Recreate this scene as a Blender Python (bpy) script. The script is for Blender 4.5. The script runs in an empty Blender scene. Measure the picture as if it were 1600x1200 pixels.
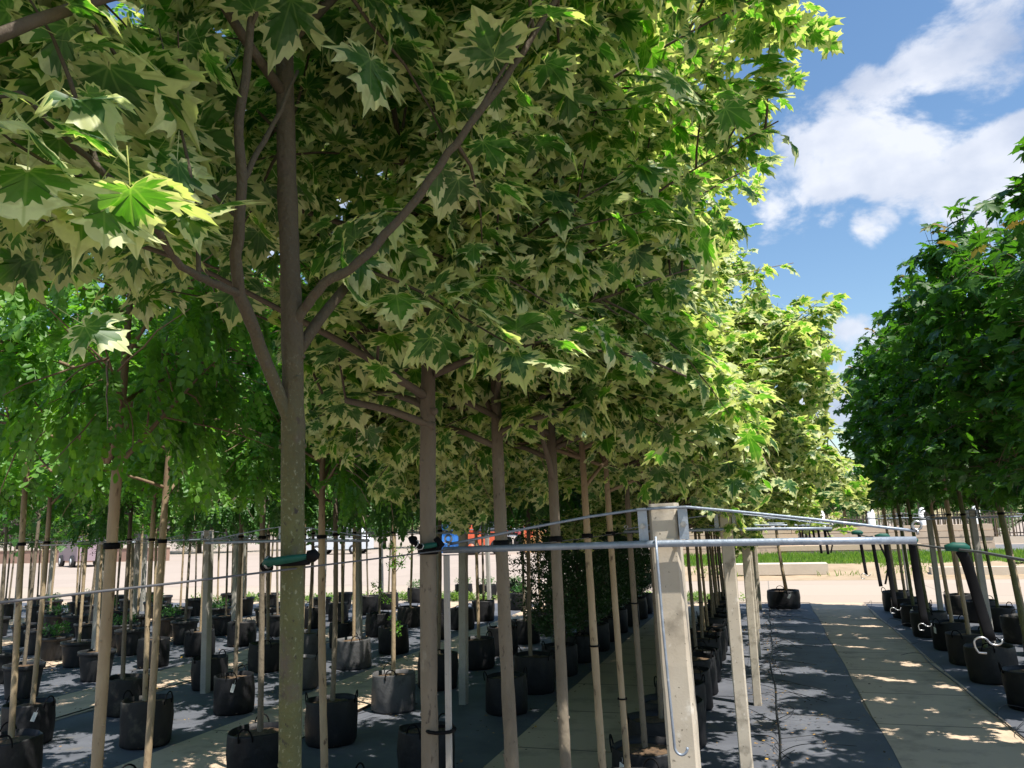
import bpy, math, random
import numpy as np
from mathutils import Vector, Matrix
S = bpy.context.scene
COL = S.collection
R = math.radians

# ---------------------------------------------------------------- camera
H = 1.6
cam_d = bpy.data.cameras.new('camera'); cam = bpy.data.objects.new('camera', cam_d); COL.objects.link(cam)
S.camera = cam
cam_d.sensor_width = 36; cam_d.lens = 36 * 1244 / 1600; cam_d.clip_start = .02; cam_d.clip_end = 900
_y, _p, _r = R(17), R(10.1), R(1.6)
_f = Vector((-math.sin(_y) * math.cos(_p), math.cos(_y) * math.cos(_p), math.sin(_p)))
_rt = Vector((math.cos(_y), math.sin(_y), 0)); _up = _rt.cross(_f)
_r2 = _rt * math.cos(_r) - _up * math.sin(_r); _u2 = _up * math.cos(_r) + _rt * math.sin(_r)
cam.matrix_world = Matrix(((_r2.x, _u2.x, -_f.x, 0), (_r2.y, _u2.y, -_f.y, 0), (_r2.z, _u2.z, -_f.z, H), (0, 0, 0, 1)))
# ---------------------------------------------------------------- sun and sky
SUN_EL, SUN_AZ = R(64), R(120)          # azimuth clockwise from +Y
sd = Vector((math.sin(SUN_AZ) * math.cos(SUN_EL), math.cos(SUN_AZ) * math.cos(SUN_EL), math.sin(SUN_EL)))
sl = bpy.data.lights.new('sun', 'SUN'); sl.energy = 5; sl.angle = R(.53); sl.color = (1, .95, .87)
so = bpy.data.objects.new('sun', sl); COL.objects.link(so); so.rotation_euler = sd.to_track_quat('Z', 'Y').to_euler()
S.view_settings.view_transform = 'Standard'; S.view_settings.look = 'None'
S.view_settings.exposure = 0.80; S.view_settings.gamma = 1
W = bpy.data.worlds.new('World'); S.world = W; W.use_nodes = True
nt = W.node_tree; nt.nodes.clear()
def N(t, ty, **kw):
    n = t.nodes.new(ty)
    for k, v in kw.items():
        if k.startswith('i_'): n.inputs[k[2:].replace('_', ' ')].default_value = v
        else: setattr(n, k, v)
    return n
def world():
    L = nt.links.new
    out = N(nt, 'ShaderNodeOutputWorld'); sky = N(nt, 'ShaderNodeTexSky', sky_type='NISHITA', sun_disc=False, sun_elevation=SUN_EL, sun_rotation=SUN_AZ)
    sky.air_density = 1.25; sky.dust_density = .35; sky.ozone_density = 2.2
    hs = N(nt, 'ShaderNodeHueSaturation'); hs.inputs['Saturation'].default_value = 1.12; L(sky.outputs[0], hs.inputs['Color'])
    b1 = N(nt, 'ShaderNodeBackground'); b1.inputs[1].default_value = .096; L(hs.outputs[0], b1.inputs[0])
    tc = N(nt, 'ShaderNodeTexCoord')
    nz = N(nt, 'ShaderNodeTexNoise'); nz.inputs['Scale'].default_value = 9.; nz.inputs['Detail'].default_value = 12; nz.inputs['Roughness'].default_value = .58; nz.inputs['Distortion'].default_value = .25
    mp = N(nt, 'ShaderNodeMapping'); mp.inputs['Scale'].default_value = (1, 1, 1.5); L(tc.outputs['Generated'], mp.inputs[0]); L(mp.outputs[0], nz.inputs['Vector'])
    # cloud banks: (direction, outer radius as cos, weight)
    banks = [((.05, .93, .375), .08, .34), ((.10, .91, .40), .11, .38), ((.17, .90, .40), .13, .36), ((.24, .86, .45), .13, .36),
             ((.29, .82, .50), .13, .42), ((.27, .90, .34), .15, .38), ((.145, .93, .326), .05, .27), ((.12, .976, .182), .085, .31), ((.095, .985, .145), .08, .29),
             ((-.5, .8, .3), .3, .3), ((.9, .2, .5), .4, .3), ((-.6, -.6, .5), .5, .3)]
    acc = None
    for d, rad, wt in banks:
        v = Vector(d).normalized()
        dist = N(nt, 'ShaderNodeVectorMath', operation='DISTANCE'); L(tc.outputs['Generated'], dist.inputs[0]); dist.inputs[1].default_value = v
        mr = N(nt, 'ShaderNodeMapRange', interpolation_type='SMOOTHSTEP'); L(dist.outputs['Value'], mr.inputs[0])
        mr.inputs[1].default_value = rad; mr.inputs[2].default_value = rad * .25; mr.inputs[3].default_value = 0; mr.inputs[4].default_value = wt
        if acc is None: acc = mr.outputs[0]
        else:
            m = N(nt, 'ShaderNodeMath', operation='MAXIMUM'); L(acc, m.inputs[0]); L(mr.outputs[0], m.inputs[1]); acc = m.outputs[0]
    add = N(nt, 'ShaderNodeMath', operation='ADD'); L(acc, add.inputs[0]); L(nz.outputs['Fac'], add.inputs[1])
    den = N(nt, 'ShaderNodeMapRange', interpolation_type='SMOOTHSTEP'); L(add.outputs[0], den.inputs[0])
    den.inputs[1].default_value = .69; den.inputs[2].default_value = .86; den.inputs[3].default_value = 0; den.inputs[4].default_value = .88
    # body shading of the cloud: same noise looked up a little towards the light
    mp2 = N(nt, 'ShaderNodeMapping'); mp2.inputs['Scale'].default_value = (1, 1, 1.5); mp2.inputs['Location'].default_value = (.03, -.01, .07); L(tc.outputs['Generated'], mp2.inputs[0])
    nz2 = N(nt, 'ShaderNodeTexNoise'); nz2.inputs['Scale'].default_value = 6.; nz2.inputs['Detail'].default_value = 6; L(mp2.outputs[0], nz2.inputs['Vector'])
    sh = N(nt, 'ShaderNodeMapRange'); L(nz2.outputs['Fac'], sh.inputs[0]); sh.inputs[1].default_value = .40; sh.inputs[2].default_value = .66
    mix = N(nt, 'ShaderNodeMix', data_type='RGBA'); L(sh.outputs[0], mix.inputs[0]); mix.inputs[6].default_value = (.78, .80, .86, 1); mix.inputs[7].default_value = (.36, .43, .58, 1)
    b2 = N(nt, 'ShaderNodeBackground'); b2.inputs[1].default_value = .74; L(mix.outputs[2], b2.inputs[0])
    ms = N(nt, 'ShaderNodeMixShader'); L(den.outputs[0], ms.inputs[0]); L(b1.outputs[0], ms.inputs[1]); L(b2.outputs[0], ms.inputs[2]); L(ms.outputs[0], out.inputs[0])
world()
S.cycles.max_bounces = 8; S.cycles.transparent_max_bounces = 8; S.cycles.diffuse_bounces = 4; S.cycles.transmission_bounces = 5; S.cycles.glossy_bounces = 2
S.cycles.sample_clamp_indirect = 6; S.cycles.caustics_reflective = False; S.cycles.caustics_refractive = False

rng = random.Random(7); nr = np.random.default_rng(11)
# ---------------------------------------------------------------- materials
MATS = {}
def mat(name, base, rough=.7, var=None, scale=8, detail=5, bump=0, bscale=30, metal=0, coord='Object', sub=None, spots=None, stretch=None, spec=.5, upper=None):
    """base colour with noise towards var; spots=(colour, scale, lo, hi)"""
    if name in MATS: return MATS[name]
    m = bpy.data.materials.new(name); m.use_nodes = True; t = m.node_tree; L = t.links.new
    b = t.nodes['Principled BSDF']; b.inputs['Roughness'].default_value = rough; b.inputs['Metallic'].default_value = metal; b.inputs['Specular IOR Level'].default_value = spec
    tc = N(t, 'ShaderNodeTexCoord'); src = tc.outputs[coord]
    if stretch:
        mp = N(t, 'ShaderNodeMapping'); mp.inputs['Scale'].default_value = stretch; L(src, mp.inputs[0]); src = mp.outputs[0]
    c = None
    if var:
        nz = N(t, 'ShaderNodeTexNoise'); nz.inputs['Scale'].default_value = scale; nz.inputs['Detail'].default_value = detail; nz.inputs['Roughness'].default_value = .62; L(src, nz.inputs['Vector'])
        mr = N(t, 'ShaderNodeMapRange'); mr.inputs[1].default_value = .32; mr.inputs[2].default_value = .68; L(nz.outputs['Fac'], mr.inputs[0])
        mx = N(t, 'ShaderNodeMix', data_type='RGBA'); L(mr.outputs[0], mx.inputs[0]); mx.inputs[6].default_value = (*base, 1); mx.inputs[7].default_value = (*var, 1); c = mx.outputs[2]
    if spots:
        for (sc_, s_, lo, hi) in spots:
            nz = N(t, 'ShaderNodeTexNoise'); nz.inputs['Scale'].default_value = s_; nz.inputs['Detail'].default_value = 6; nz.inputs['Roughness'].default_value = .6; L(src, nz.inputs['Vector'])
            mr = N(t, 'ShaderNodeMapRange'); mr.inputs[1].default_value = lo; mr.inputs[2].default_value = hi; L(nz.outputs['Fac'], mr.inputs[0])
            mx = N(t, 'ShaderNodeMix', data_type='RGBA'); L(mr.outputs[0], mx.inputs[0])
            if c is None: mx.inputs[6].default_value = (*base, 1)
            else: L(c, mx.inputs[6])
            mx.inputs[7].default_value = (*sc_, 1); c = mx.outputs[2]
    if upper:       # young bark of the limbs is darker than the stem's
        sx = N(t, 'ShaderNodeSeparateXYZ'); L(tc.outputs['Object'], sx.inputs[0]); mr = N(t, 'ShaderNodeMapRange'); mr.inputs[1].default_value = 1.6; mr.inputs[2].default_value = 1.95; mr.inputs[4].default_value = .85; L(sx.outputs[2], mr.inputs[0])
        mx = N(t, 'ShaderNodeMix', data_type='RGBA'); L(mr.outputs[0], mx.inputs[0]); L(c, mx.inputs[6]); mx.inputs[7].default_value = (*upper, 1); c = mx.outputs[2]
    if c is None: b.inputs['Base Color'].default_value = (*base, 1)
    else: L(c, b.inputs['Base Color'])
    if bump:
        nb = N(t, 'ShaderNodeTexNoise'); nb.inputs['Scale'].default_value = bscale; nb.inputs['Detail'].default_value = 6; L(src, nb.inputs['Vector'])
        bp = N(t, 'ShaderNodeBump'); bp.inputs['Strength'].default_value = bump; bp.inputs['Distance'].default_value = .01; L(nb.outputs['Fac'], bp.inputs['Height']); L(bp.outputs[0], b.inputs['Normal'])
    MATS[name] = m; return m
def leafmat(name, base, var, trans, rough=.45, tf=.5, spec=.5, veins=None):
    m = bpy.data.materials.new(name); m.use_nodes = True; t = m.node_tree; L = t.links.new
    b = t.nodes['Principled BSDF']; b.inputs['Roughness'].default_value = rough; b.inputs['Specular IOR Level'].default_value = spec
    at = N(t, 'ShaderNodeAttribute', attribute_name='leafrand')
    mx = N(t, 'ShaderNodeMix', data_type='RGBA'); L(at.outputs['Fac'], mx.inputs[0]); mx.inputs[6].default_value = (*base, 1); mx.inputs[7].default_value = (*var, 1)
    # faint veins / mottling
    tc = N(t, 'ShaderNodeTexCoord'); nz = N(t, 'ShaderNodeTexNoise'); nz.inputs['Scale'].default_value = 60; nz.inputs['Detail'].default_value = 3; L(tc.outputs['Object'], nz.inputs['Vector'])
    br = N(t, 'ShaderNodeMapRange'); L(nz.outputs['Fac'], br.inputs[0]); br.inputs[3].default_value = .75; br.inputs[4].default_value = 1.25
    mu = N(t, 'ShaderNodeVectorMath', operation='SCALE'); L(mx.outputs[2], mu.inputs[0]); L(br.outputs[0], mu.inputs['Scale'])
    if veins:
        def M(op, a, b_=None):
            n = N(t, 'ShaderNodeMath', operation=op)
            for k, q in enumerate((a, b_)):
                if q is None: continue
                if isinstance(q, (int, float)): n.inputs[k].default_value = q
                else: L(q, n.inputs[k])
            return n.outputs[0]
        uv = N(t, 'ShaderNodeAttribute', attribute_name='leafuv'); sp = N(t, 'ShaderNodeSeparateXYZ'); L(uv.outputs['Vector'], sp.inputs[0]); ax = M('ABSOLUTE', sp.outputs[0]); yy = sp.outputs[1]; best = None
        for th in (0, .62, 1.27, 1.85):
            dd = M('ABSOLUTE', M('SUBTRACT', M('MULTIPLY', ax, math.cos(th)), M('MULTIPLY', yy, math.sin(th))))
            al = M('ADD', M('MULTIPLY', ax, math.sin(th)), M('MULTIPLY', yy, math.cos(th))); dd = M('ADD', dd, M('MULTIPLY', M('LESS_THAN', al, 0), 1))
            best = dd if best is None else M('MINIMUM', best, dd)
        vr = N(t, 'ShaderNodeMapRange'); L(best, vr.inputs[0]); vr.inputs[1].default_value = .006; vr.inputs[2].default_value = .022; vr.inputs[3].default_value = .55; vr.inputs[4].default_value = 0
        # patchy second tone inside the blade, different on every leaf
        of = N(t, 'ShaderNodeVectorMath', operation='ADD'); L(uv.outputs['Vector'], of.inputs[0]); cb = N(t, 'ShaderNodeCombineXYZ'); L(M('MULTIPLY', at.outputs['Fac'], 57), cb.inputs[2]); L(cb.outputs[0], of.inputs[1])
        n2 = N(t, 'ShaderNodeTexNoise'); n2.inputs['Scale'].default_value = 3.2; n2.inputs['Detail'].default_value = 3; L(of.outputs[0], n2.inputs['Vector'])
        r2 = N(t, 'ShaderNodeMapRange'); L(n2.outputs['Fac'], r2.inputs[0]); r2.inputs[1].default_value = .50; r2.inputs[2].default_value = .56; r2.inputs[4].default_value = .75
        m2 = N(t, 'ShaderNodeMix', data_type='RGBA'); L(r2.outputs[0], m2.inputs[0]); L(mu.outputs[0], m2.inputs[6]); m2.inputs[7].default_value = (*veins[1], 1)
        m3 = N(t, 'ShaderNodeMix', data_type='RGBA'); L(vr.outputs[0], m3.inputs[0]); L(m2.outputs[2], m3.inputs[6]); m3.inputs[7].default_value = (*veins[0], 1)
        mu = m3; mo = m3.outputs[2]
    else: mo = mu.outputs[0]
    L(mo, b.inputs['Base Color'])
    tr = N(t, 'ShaderNodeBsdfTranslucent'); mt = N(t, 'ShaderNodeMix', data_type='RGBA', blend_type='MULTIPLY'); mt.inputs[0].default_value = 1
    L(mo, mt.inputs[6]); mt.inputs[7].default_value = (*trans, 1); L(mt.outputs[2], tr.inputs[0])
    ms = N(t, 'ShaderNodeMixShader'); ms.inputs[0].default_value = tf; L(b.outputs[0], ms.inputs[1]); L(tr.outputs[0], ms.inputs[2])
    L(ms.outputs[0], t.nodes['Material Output'].inputs[0]); MATS[name] = m; return m
M_cream = leafmat('leaf_cream_margin', (.50, .56, .21), (.72, .75, .43), (1.14, 1.22, .58), tf=.5, veins=((.38, .46, .15), (.52, .54, .25)))
M_vgreen = leafmat('leaf_green_centre', (.026, .082, .018), (.060, .145, .026), (2.6, 3.3, .6), tf=.5, veins=((.16, .24, .09), (.085, .15, .062)))
M_maple = leafmat('leaf_maple_green', (.036, .094, .018), (.066, .145, .026), (2.2, 2.8, .6), tf=.4, spec=.3, veins=((.09, .17, .05), (.038, .10, .022)))
M_tip = leafmat('leaf_young_bronze', (.20, .20, .05), (.24, .16, .05), (1.4, 1.2, .7), tf=.4)
M_locust = leafmat('leaf_locust', (.065, .18, .032), (.16, .32, .060), (1.9, 2.1, .5), tf=.48)
M_locust2 = leafmat('leaf_locust_dark', (.040, .115, .030), (.075, .18, .042), (1.9, 2.3, .6), tf=.4)
M_shrub = leafmat('leaf_evergreen', (.012, .042, .014), (.03, .08, .022), (1.8, 2.2, .8), tf=.25)
M_purple = leafmat('leaf_purple', (.055, .035, .045), (.11, .075, .08), (1.6, 1.1, 1.1), tf=.3)
M_far = leafmat('leaf_far', (.03, .10, .025), (.07, .19, .035), (1.8, 2.2, .6), tf=.4)
M_grass = leafmat('grass_blade', (.09, .19, .03), (.22, .29, .07), (1.5, 1.8, .6), tf=.4)
bark_spots = [((.065, .05, .036), 75, .60, .70), ((.30, .27, .21), 14, .60, .72)]
M_bark = mat('bark', (.135, .110, .078), .85, (.21, .172, .122), 9, upper=(.070, .050, .032), bump=.6, bscale=70, spots=bark_spots, stretch=(1, 1, .45))
M_bark_tan = mat('bark_tan', (.27, .195, .115), .8, (.40, .31, .195), 8, upper=(.15, .095, .055), bump=.5, bscale=60, spots=[((.10, .065, .04), 34, .60, .68)], stretch=(1, 1, .4))
M_bark_green = mat('bark_green_algae', (.115, .118, .045), .88, (.075, .080, .030), 9, upper=(.070, .050, .032), bump=.7, bscale=90, spots=[((.21, .22, .13), 150, .58, .66), ((.04, .035, .025), 70, .60, .68), ((.10, .085, .06), 12, .55, .66)], stretch=(1, 1, .75))
M_bark_dark = mat('bark_dark', (.075, .058, .045), .85, (.13, .10, .075), 9, bump=.5, bscale=70, stretch=(1, 1, .4))
M_twig = mat('twig_bark', (.075, .055, .038), .8, (.12, .085, .055), 12)
M_conc = mat('post_concrete', (.41, .35, .27), .9, (.52, .46, .37), 5, bump=.05, bscale=190, spots=[((.24, .205, .155), 9, .54, .68), ((.60, .55, .47), 22, .60, .70), ((.15, .13, .10), 90, .64, .69)])
M_conc2 = mat('post_concrete_grey', (.30, .28, .25), .9, (.40, .375, .33), 5, bump=.06, bscale=160, spots=[((.18, .17, .15), 90, .62, .70)])
M_galv = mat('galvanised_steel', (.30, .34, .40), .5, (.22, .26, .32), 45, metal=.5, spots=[((.45, .48, .53), 30, .62, .72)], bump=.15, bscale=90)
M_galv_d = mat('galvanised_plate', (.30, .34, .39), .5, (.38, .42, .47), 30, metal=.5, bump=.15, bscale=120)
M_cable = mat('steel_cable', (.11, .11, .12), .6, metal=.3)
M_chrome = mat('hook_steel', (.42, .42, .42), .35, (.30, .30, .30), 30, metal=.9)
M_rubber = mat('black_webbing', (.0025, .0025, .003), .7, (.006, .006, .007), 40, spec=.12)
M_green = mat('green_sleeve', (.004, .06, .042), .6, (.006, .085, .06), 20, spec=.3)
M_hose = mat('black_hose', (.012, .012, .013), .45)
M_pot = mat('pot_black_bag', (.006, .006, .007), .55, (.014, .014, .016), 7, bump=1.0, bscale=11, spots=[((.05, .047, .043), 5, .62, .80)], spec=.3)
M_pot_grey = mat('pot_dusty_bag', (.055, .055, .058), .55, (.10, .098, .098), 6, bump=1.0, bscale=11, spots=[((.02, .02, .022), 9, .58, .70)])
M_pot_mid = mat('pot_muddy_bag', (.016, .015, .015), .6, (.03, .028, .026), 5, bump=1.0, bscale=9, spots=[((.10, .085, .065), 6, .56, .74)], spec=.25)
M_potp = mat('pot_rigid_plastic', (.014, .015, .017), .45, (.028, .028, .03), 5, spec=.35)
M_soil = mat('soil', (.055, .036, .022), .95, (.14, .085, .045), 30, bump=1, bscale=60)
M_tag = mat('white_tag', (.80, .79, .75), .5)
M_yellow = leafmat('fallen_leaf', (.55, .33, .05), (.34, .20, .06), (1, 1, 1), tf=.2)

# ---------------------------------------------------------------- mesh helpers
class MB:
    def __init__(s): s.v = []; s.f = []; s.m = []
    def box(s, x0, x1, y0, y1, z0, z1, mi=0, M=None):
        i = len(s.v); vs = [(x, y, z) for z in (z0, z1) for x, y in ((x0, y0), (x1, y0), (x1, y1), (x0, y1))]
        if M is not None: vs = [tuple(M @ Vector(p)) for p in vs]
        s.v += vs
        for q in ((3, 2, 1, 0), (4, 5, 6, 7), (0, 1, 5, 4), (1, 2, 6, 5), (2, 3, 7, 6), (3, 0, 4, 7)): s.f.append(tuple(i + a for a in q)); s.m.append(mi)
    def tube(s, P, rr, n=8, mi=0, cap=True, rough=0, flat=None):
        P = [Vector(p) for p in P]; k = len(P)
        if not hasattr(rr, '__len__'): rr = [rr] * k
        up = Vector((0, 0, 1)) if abs((P[-1] - P[0]).normalized().z) < .9 else Vector((0, 1, 0))
        base = len(s.v); prev = None
        for j in range(k):
            t = (P[min(j + 1, k - 1)] - P[max(j - 1, 0)]).normalized()
            a = t.cross(up) if prev is None else prev - t * prev.dot(t)
            if a.length < 1e-6: a = t.orthogonal()
            a.normalize(); prev = a; b = t.cross(a)
            for q in range(n):
                an = 2 * math.pi * q / n; r_ = rr[j] * (1 + (rng.uniform(-rough, rough) if rough else 0))
                fa, fb = (1, 1) if not flat else flat
                s.v.append(tuple(P[j] + a * math.cos(an) * r_ * fa + b * math.sin(an) * r_ * fb))
        for j in range(k - 1):
            for q in range(n):
                a0 = base + j * n + q; a1 = base + j * n + (q + 1) % n; s.f.append((a0, a1, a1 + n, a0 + n)); s.m.append(mi)
        if cap:
            s.f.append(tuple(base + q for q in range(n))[::-1]); s.m.append(mi)
            s.f.append(tuple(base + (k - 1) * n + q for q in range(n))); s.m.append(mi)
    def lathe(s, prof, n=28, mi=0, wob=0, c=(0, 0), closed=False, ph=0):
        base = len(s.v); k = len(prof)
        w1 = [rng.uniform(0, 6.28) for _ in range(4)]
        for r_, z in prof:
            for q in range(n):
                an = 2 * math.pi * q / n
                w = 1 + wob * (math.sin(2 * an + w1[0] + z * 5) + .7 * math.sin(5 * an + w1[1] + z * 11) + .5 * math.sin(9 * an + w1[2] - z * 17)) if wob else 1
                s.v.append((c[0] + r_ * w * math.cos(an), c[1] + r_ * w * math.sin(an), z + (wob * .12 * math.sin(3 * an + w1[3]) if wob and z > .2 else 0)))
        for j in range(k - 1):
            for q in range(n):
                a0 = base + j * n + q; a1 = base + j * n + (q + 1) % n; s.f.append((a0, a1, a1 + n, a0 + n)); s.m.append(mi)
        if closed: s.f.append(tuple(base + (k - 1) * n + q for q in range(n))); s.m.append(mi)
    def torus(s, c, R_, r_, ax='y', n=18, m=7, a0=0, a1=2 * math.pi, mi=0):
        pts = []
        full = abs(a1 - a0 - 2 * math.pi) < 1e-3
        for i in range(n + 1):
            a = a0 + (a1 - a0) * i / n; u, w = math.cos(a) * R_, math.sin(a) * R_
            pts.append({'x': (c[0], c[1] + u, c[2] + w), 'y': (c[0] + u, c[1], c[2] + w), 'z': (c[0] + u, c[1] + w, c[2])}[ax])
        s.tube(pts, r_, m, mi, cap=not full)
    def mesh(s, name, mats, smooth=True):
        me = bpy.data.meshes.new(name); me.from_pydata(s.v, [], s.f)
        for m in (mats if isinstance(mats, (list, tuple)) else [mats]): me.materials.append(m)
        me.polygons.foreach_set('material_index', s.m); me.polygons.foreach_set('use_smooth', [smooth] * len(s.f)); me.update(); return me
    def build(s, name, mats, parent=None, smooth=True, loc=None):
        return link(name, s.mesh(name, mats, smooth), parent, loc)
def link(name, me, parent=None, loc=None):
    o = bpy.data.objects.new(name, me); COL.objects.link(o)
    if parent: o.parent = parent
    if loc: o.location = loc
    return o
def tag(o, label, cat=None, group=None, kind=None):
    if label and len(label.split()) > 16: print('LONG', len(label.split()), label)
    if label: o['label'] = label
    if cat: o['category'] = cat
    if group: o['group'] = group
    if kind: o['kind'] = kind
    return o
def thing(name, label, cat, loc=(0, 0, 0), rz=0, group=None):
    o = bpy.data.objects.new(name, None); o.empty_display_size = .1; COL.objects.link(o); o.location = loc; o.rotation_euler = (0, 0, rz)
    return tag(o, label, cat, group)
def struct(o, label=None): o['kind'] = 'structure'; return o

# ---------------------------------------------------------------- leaf templates  (V, tris, mat index); y = tip, z = face normal
HALF = [(0, 0), (.07, -.11), (.27, -.18), (.32, -.09), (.54, -.13), (.46, .01), (.40, .08), (.60, .09), (.65, .19), (.88, .27), (.70, .35), (.69, .47), (.50, .40),
        (.29, .36), (.29, .50), (.46, .63), (.28, .66), (.24, .78), (.12, .80), (0, 1.0)]
def maple_template(seed, two=True, curl=1.0, fine=False, g=None):
    r_ = random.Random(seed)
    out = [Vector((x, y)) for x, y in HALF] + [Vector((-x, y)) for x, y in HALF[-2:0:-1]]
    if fine: out = [q for i in range(len(out)) for q in (out[i], out[i].lerp(out[(i + 1) % len(out)], .5) + (out[i] - Vector((0, .16))) * -.03)]
    out = [p * (1 + r_.uniform(-.07, .07)) for p in out]; n = len(out); c = Vector((0, .16))
    V = []; T = []; mi = []
    def z(p):
        d = p - c
        return -.28 * curl * d.length_squared + .10 * curl * abs(p.x) - .12 * curl * max(0, p.y - .3) ** 2 + .05 * curl * math.sin(p.x * 7 + seed) * math.cos(p.y * 6 + seed * 2)
    def tri2(a): V.append((a.x, a.y, z(a))); return len(V) - 1
    ic = tri2(c)
    if two:
        g = g or r_.uniform(.56, .74); inn = []
        for i, p in enumerate(out):
            f = min(.97, g * (1 + r_.uniform(-.22, .16)) * (1.22 - .28 * min(1, (p - c).length))); inn.append(c + (p - c) * f)
        ii = [tri2(p) for p in inn]; oo = [tri2(p) for p in out]
        for i in range(n):
            j = (i + 1) % n
            T.append((ic, ii[j], ii[i])); mi.append(1)
            T.append((ii[i], ii[j], oo[j])); mi.append(0); T.append((ii[i], oo[j], oo[i])); mi.append(0)
    else:
        oo = [tri2(p) for p in out]
        for i in range(n): T.append((ic, oo[(i + 1) % n], oo[i])); mi.append(0)
    # petiole
    k = len(V); V += [(-.008, 0, 0), (.008, 0, 0), (.008, -.55, .12), (-.008, -.55, .12)]; T += [(k, k + 1, k + 2), (k, k + 2, k + 3)]; mi += [0, 0]
    return np.array(V, float), np.array(T, int), np.array(mi, int)
def simple_maple_template(seed):
    pts = [(0, -.02), (.30, -.12), (.30, .02), (.72, .30), (.30, .38), (.30, .62), (0, 1.05), (-.30, .62), (-.30, .38), (-.72, .30), (-.30, .02), (-.30, -.12)]
    V = [(0, .2, .04)] + [(x, y, -.2 * (x * x + (y - .2) ** 2)) for x, y in pts]; n = len(pts)
    return np.array(V, float), np.array([(0, 1 + (i + 1) % n, 1 + i) for i in range(n)]), np.zeros(n, int)
def pinnate_template(seed, pairs=6, droop=.5, lw=.085, ll=.22):
    r_ = random.Random(seed); V = []; T = []
    def leaflet(b, ang, L, w, zt):
        ca, sa = math.cos(ang), math.sin(ang); i = len(V)
        pr = [(0, 0), (w * .8, L * .28), (w, L * .6), (w * .55, L * .9), (0, L), (-w * .55, L * .9), (-w, L * .6), (-w * .8, L * .28)]
        V.append((b[0] + ca * L * .5, b[1] + sa * L * .5, b[2] + zt * .5 - .012))
        for x, y in pr: V.append((b[0] + ca * y - sa * x, b[1] + sa * y + ca * x, b[2] + zt * y / L + .02 * abs(x) / w))
        for q in range(8): T.append((i, i + 1 + q, i + 1 + (q + 1) % 8))
    def rp(t): return (0.03 * math.sin(t * 4 + seed), t, -droop * .5 * t * t)
    for k in range(pairs):
        t = .2 + .75 * k / pairs; s_ = 1 - .25 * abs(k / pairs - .4)
        for sd_ in (-1, 1):
            leaflet(rp(t), math.pi / 2 - sd_ * (1.15 + r_.uniform(-.2, .2)), ll * s_ * r_.uniform(.85, 1.1), lw * s_, r_.uniform(-.10, .01))
    leaflet(rp(.96), math.pi / 2, ll, lw, -.05)
    for j in range(3):
        a, b = rp(j / 3), rp((j + 1) / 3); i = len(V); w = .006
        V += [(a[0] - w, a[1], a[2]), (a[0] + w, a[1], a[2]), (b[0] + w, b[1], b[2]), (b[0] - w, b[1], b[2])]; T += [(i, i + 1, i + 2), (i, i + 2, i + 3)]
    return np.array(V, float), np.array(T, int), np.zeros(len(T), int)
def spray_template(seed, n=7):
    r_ = random.Random(seed); V = []; T = []
    for k in range(n):
        a = r_.uniform(0, 6.28); t = .15 + .8 * k / n; L = r_.uniform(.28, .42); w = L * .24; b = (math.cos(a) * .05, t, math.sin(a) * .05)
        d = Vector((math.cos(a), r_.uniform(.3, .9), math.sin(a))).normalized(); s_ = d.cross(Vector((0, 1, .3))).normalized() * w; i = len(V)
        m_ = Vector(b) + d * L * .45
        V += [b, tuple(m_ + s_), tuple(Vector(b) + d * L), tuple(m_ - s_)]; T += [(i, i + 1, i + 2), (i, i + 2, i + 3)]
    return np.array(V, float), np.array(T, int), np.zeros(len(T), int)
TV = [maple_template(s, True, c, False, g) for s, c, g in ((1, .8, .58), (2, 1.2, .64), (3, .4, .54), (4, 1.7, .68), (5, 1.0, .60), (6, 2.0, .55), (7, 1.1, .74), (8, -.5, .62))]
TVF = [maple_template(s, True, c, True, g) for s, c, g in ((1, .8, .72), (2, 1.2, .76), (3, .4, .66), (4, 1.5, .78), (5, 1.0, .70), (6, 1.9, .66), (7, 1.0, .85), (8, -.5, .68))]
TG = [maple_template(s, False, c) for s, c in ((11, 1.0), (12, 1.6), (13, .6))]
TS = [simple_maple_template(1)]
TP = [pinnate_template(s, p, d) for s, p, d in ((1, 6, .5), (2, 5, .9), (3, 7, .7))]
TR = [spray_template(s) for s in (1, 2, 3)]
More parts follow.
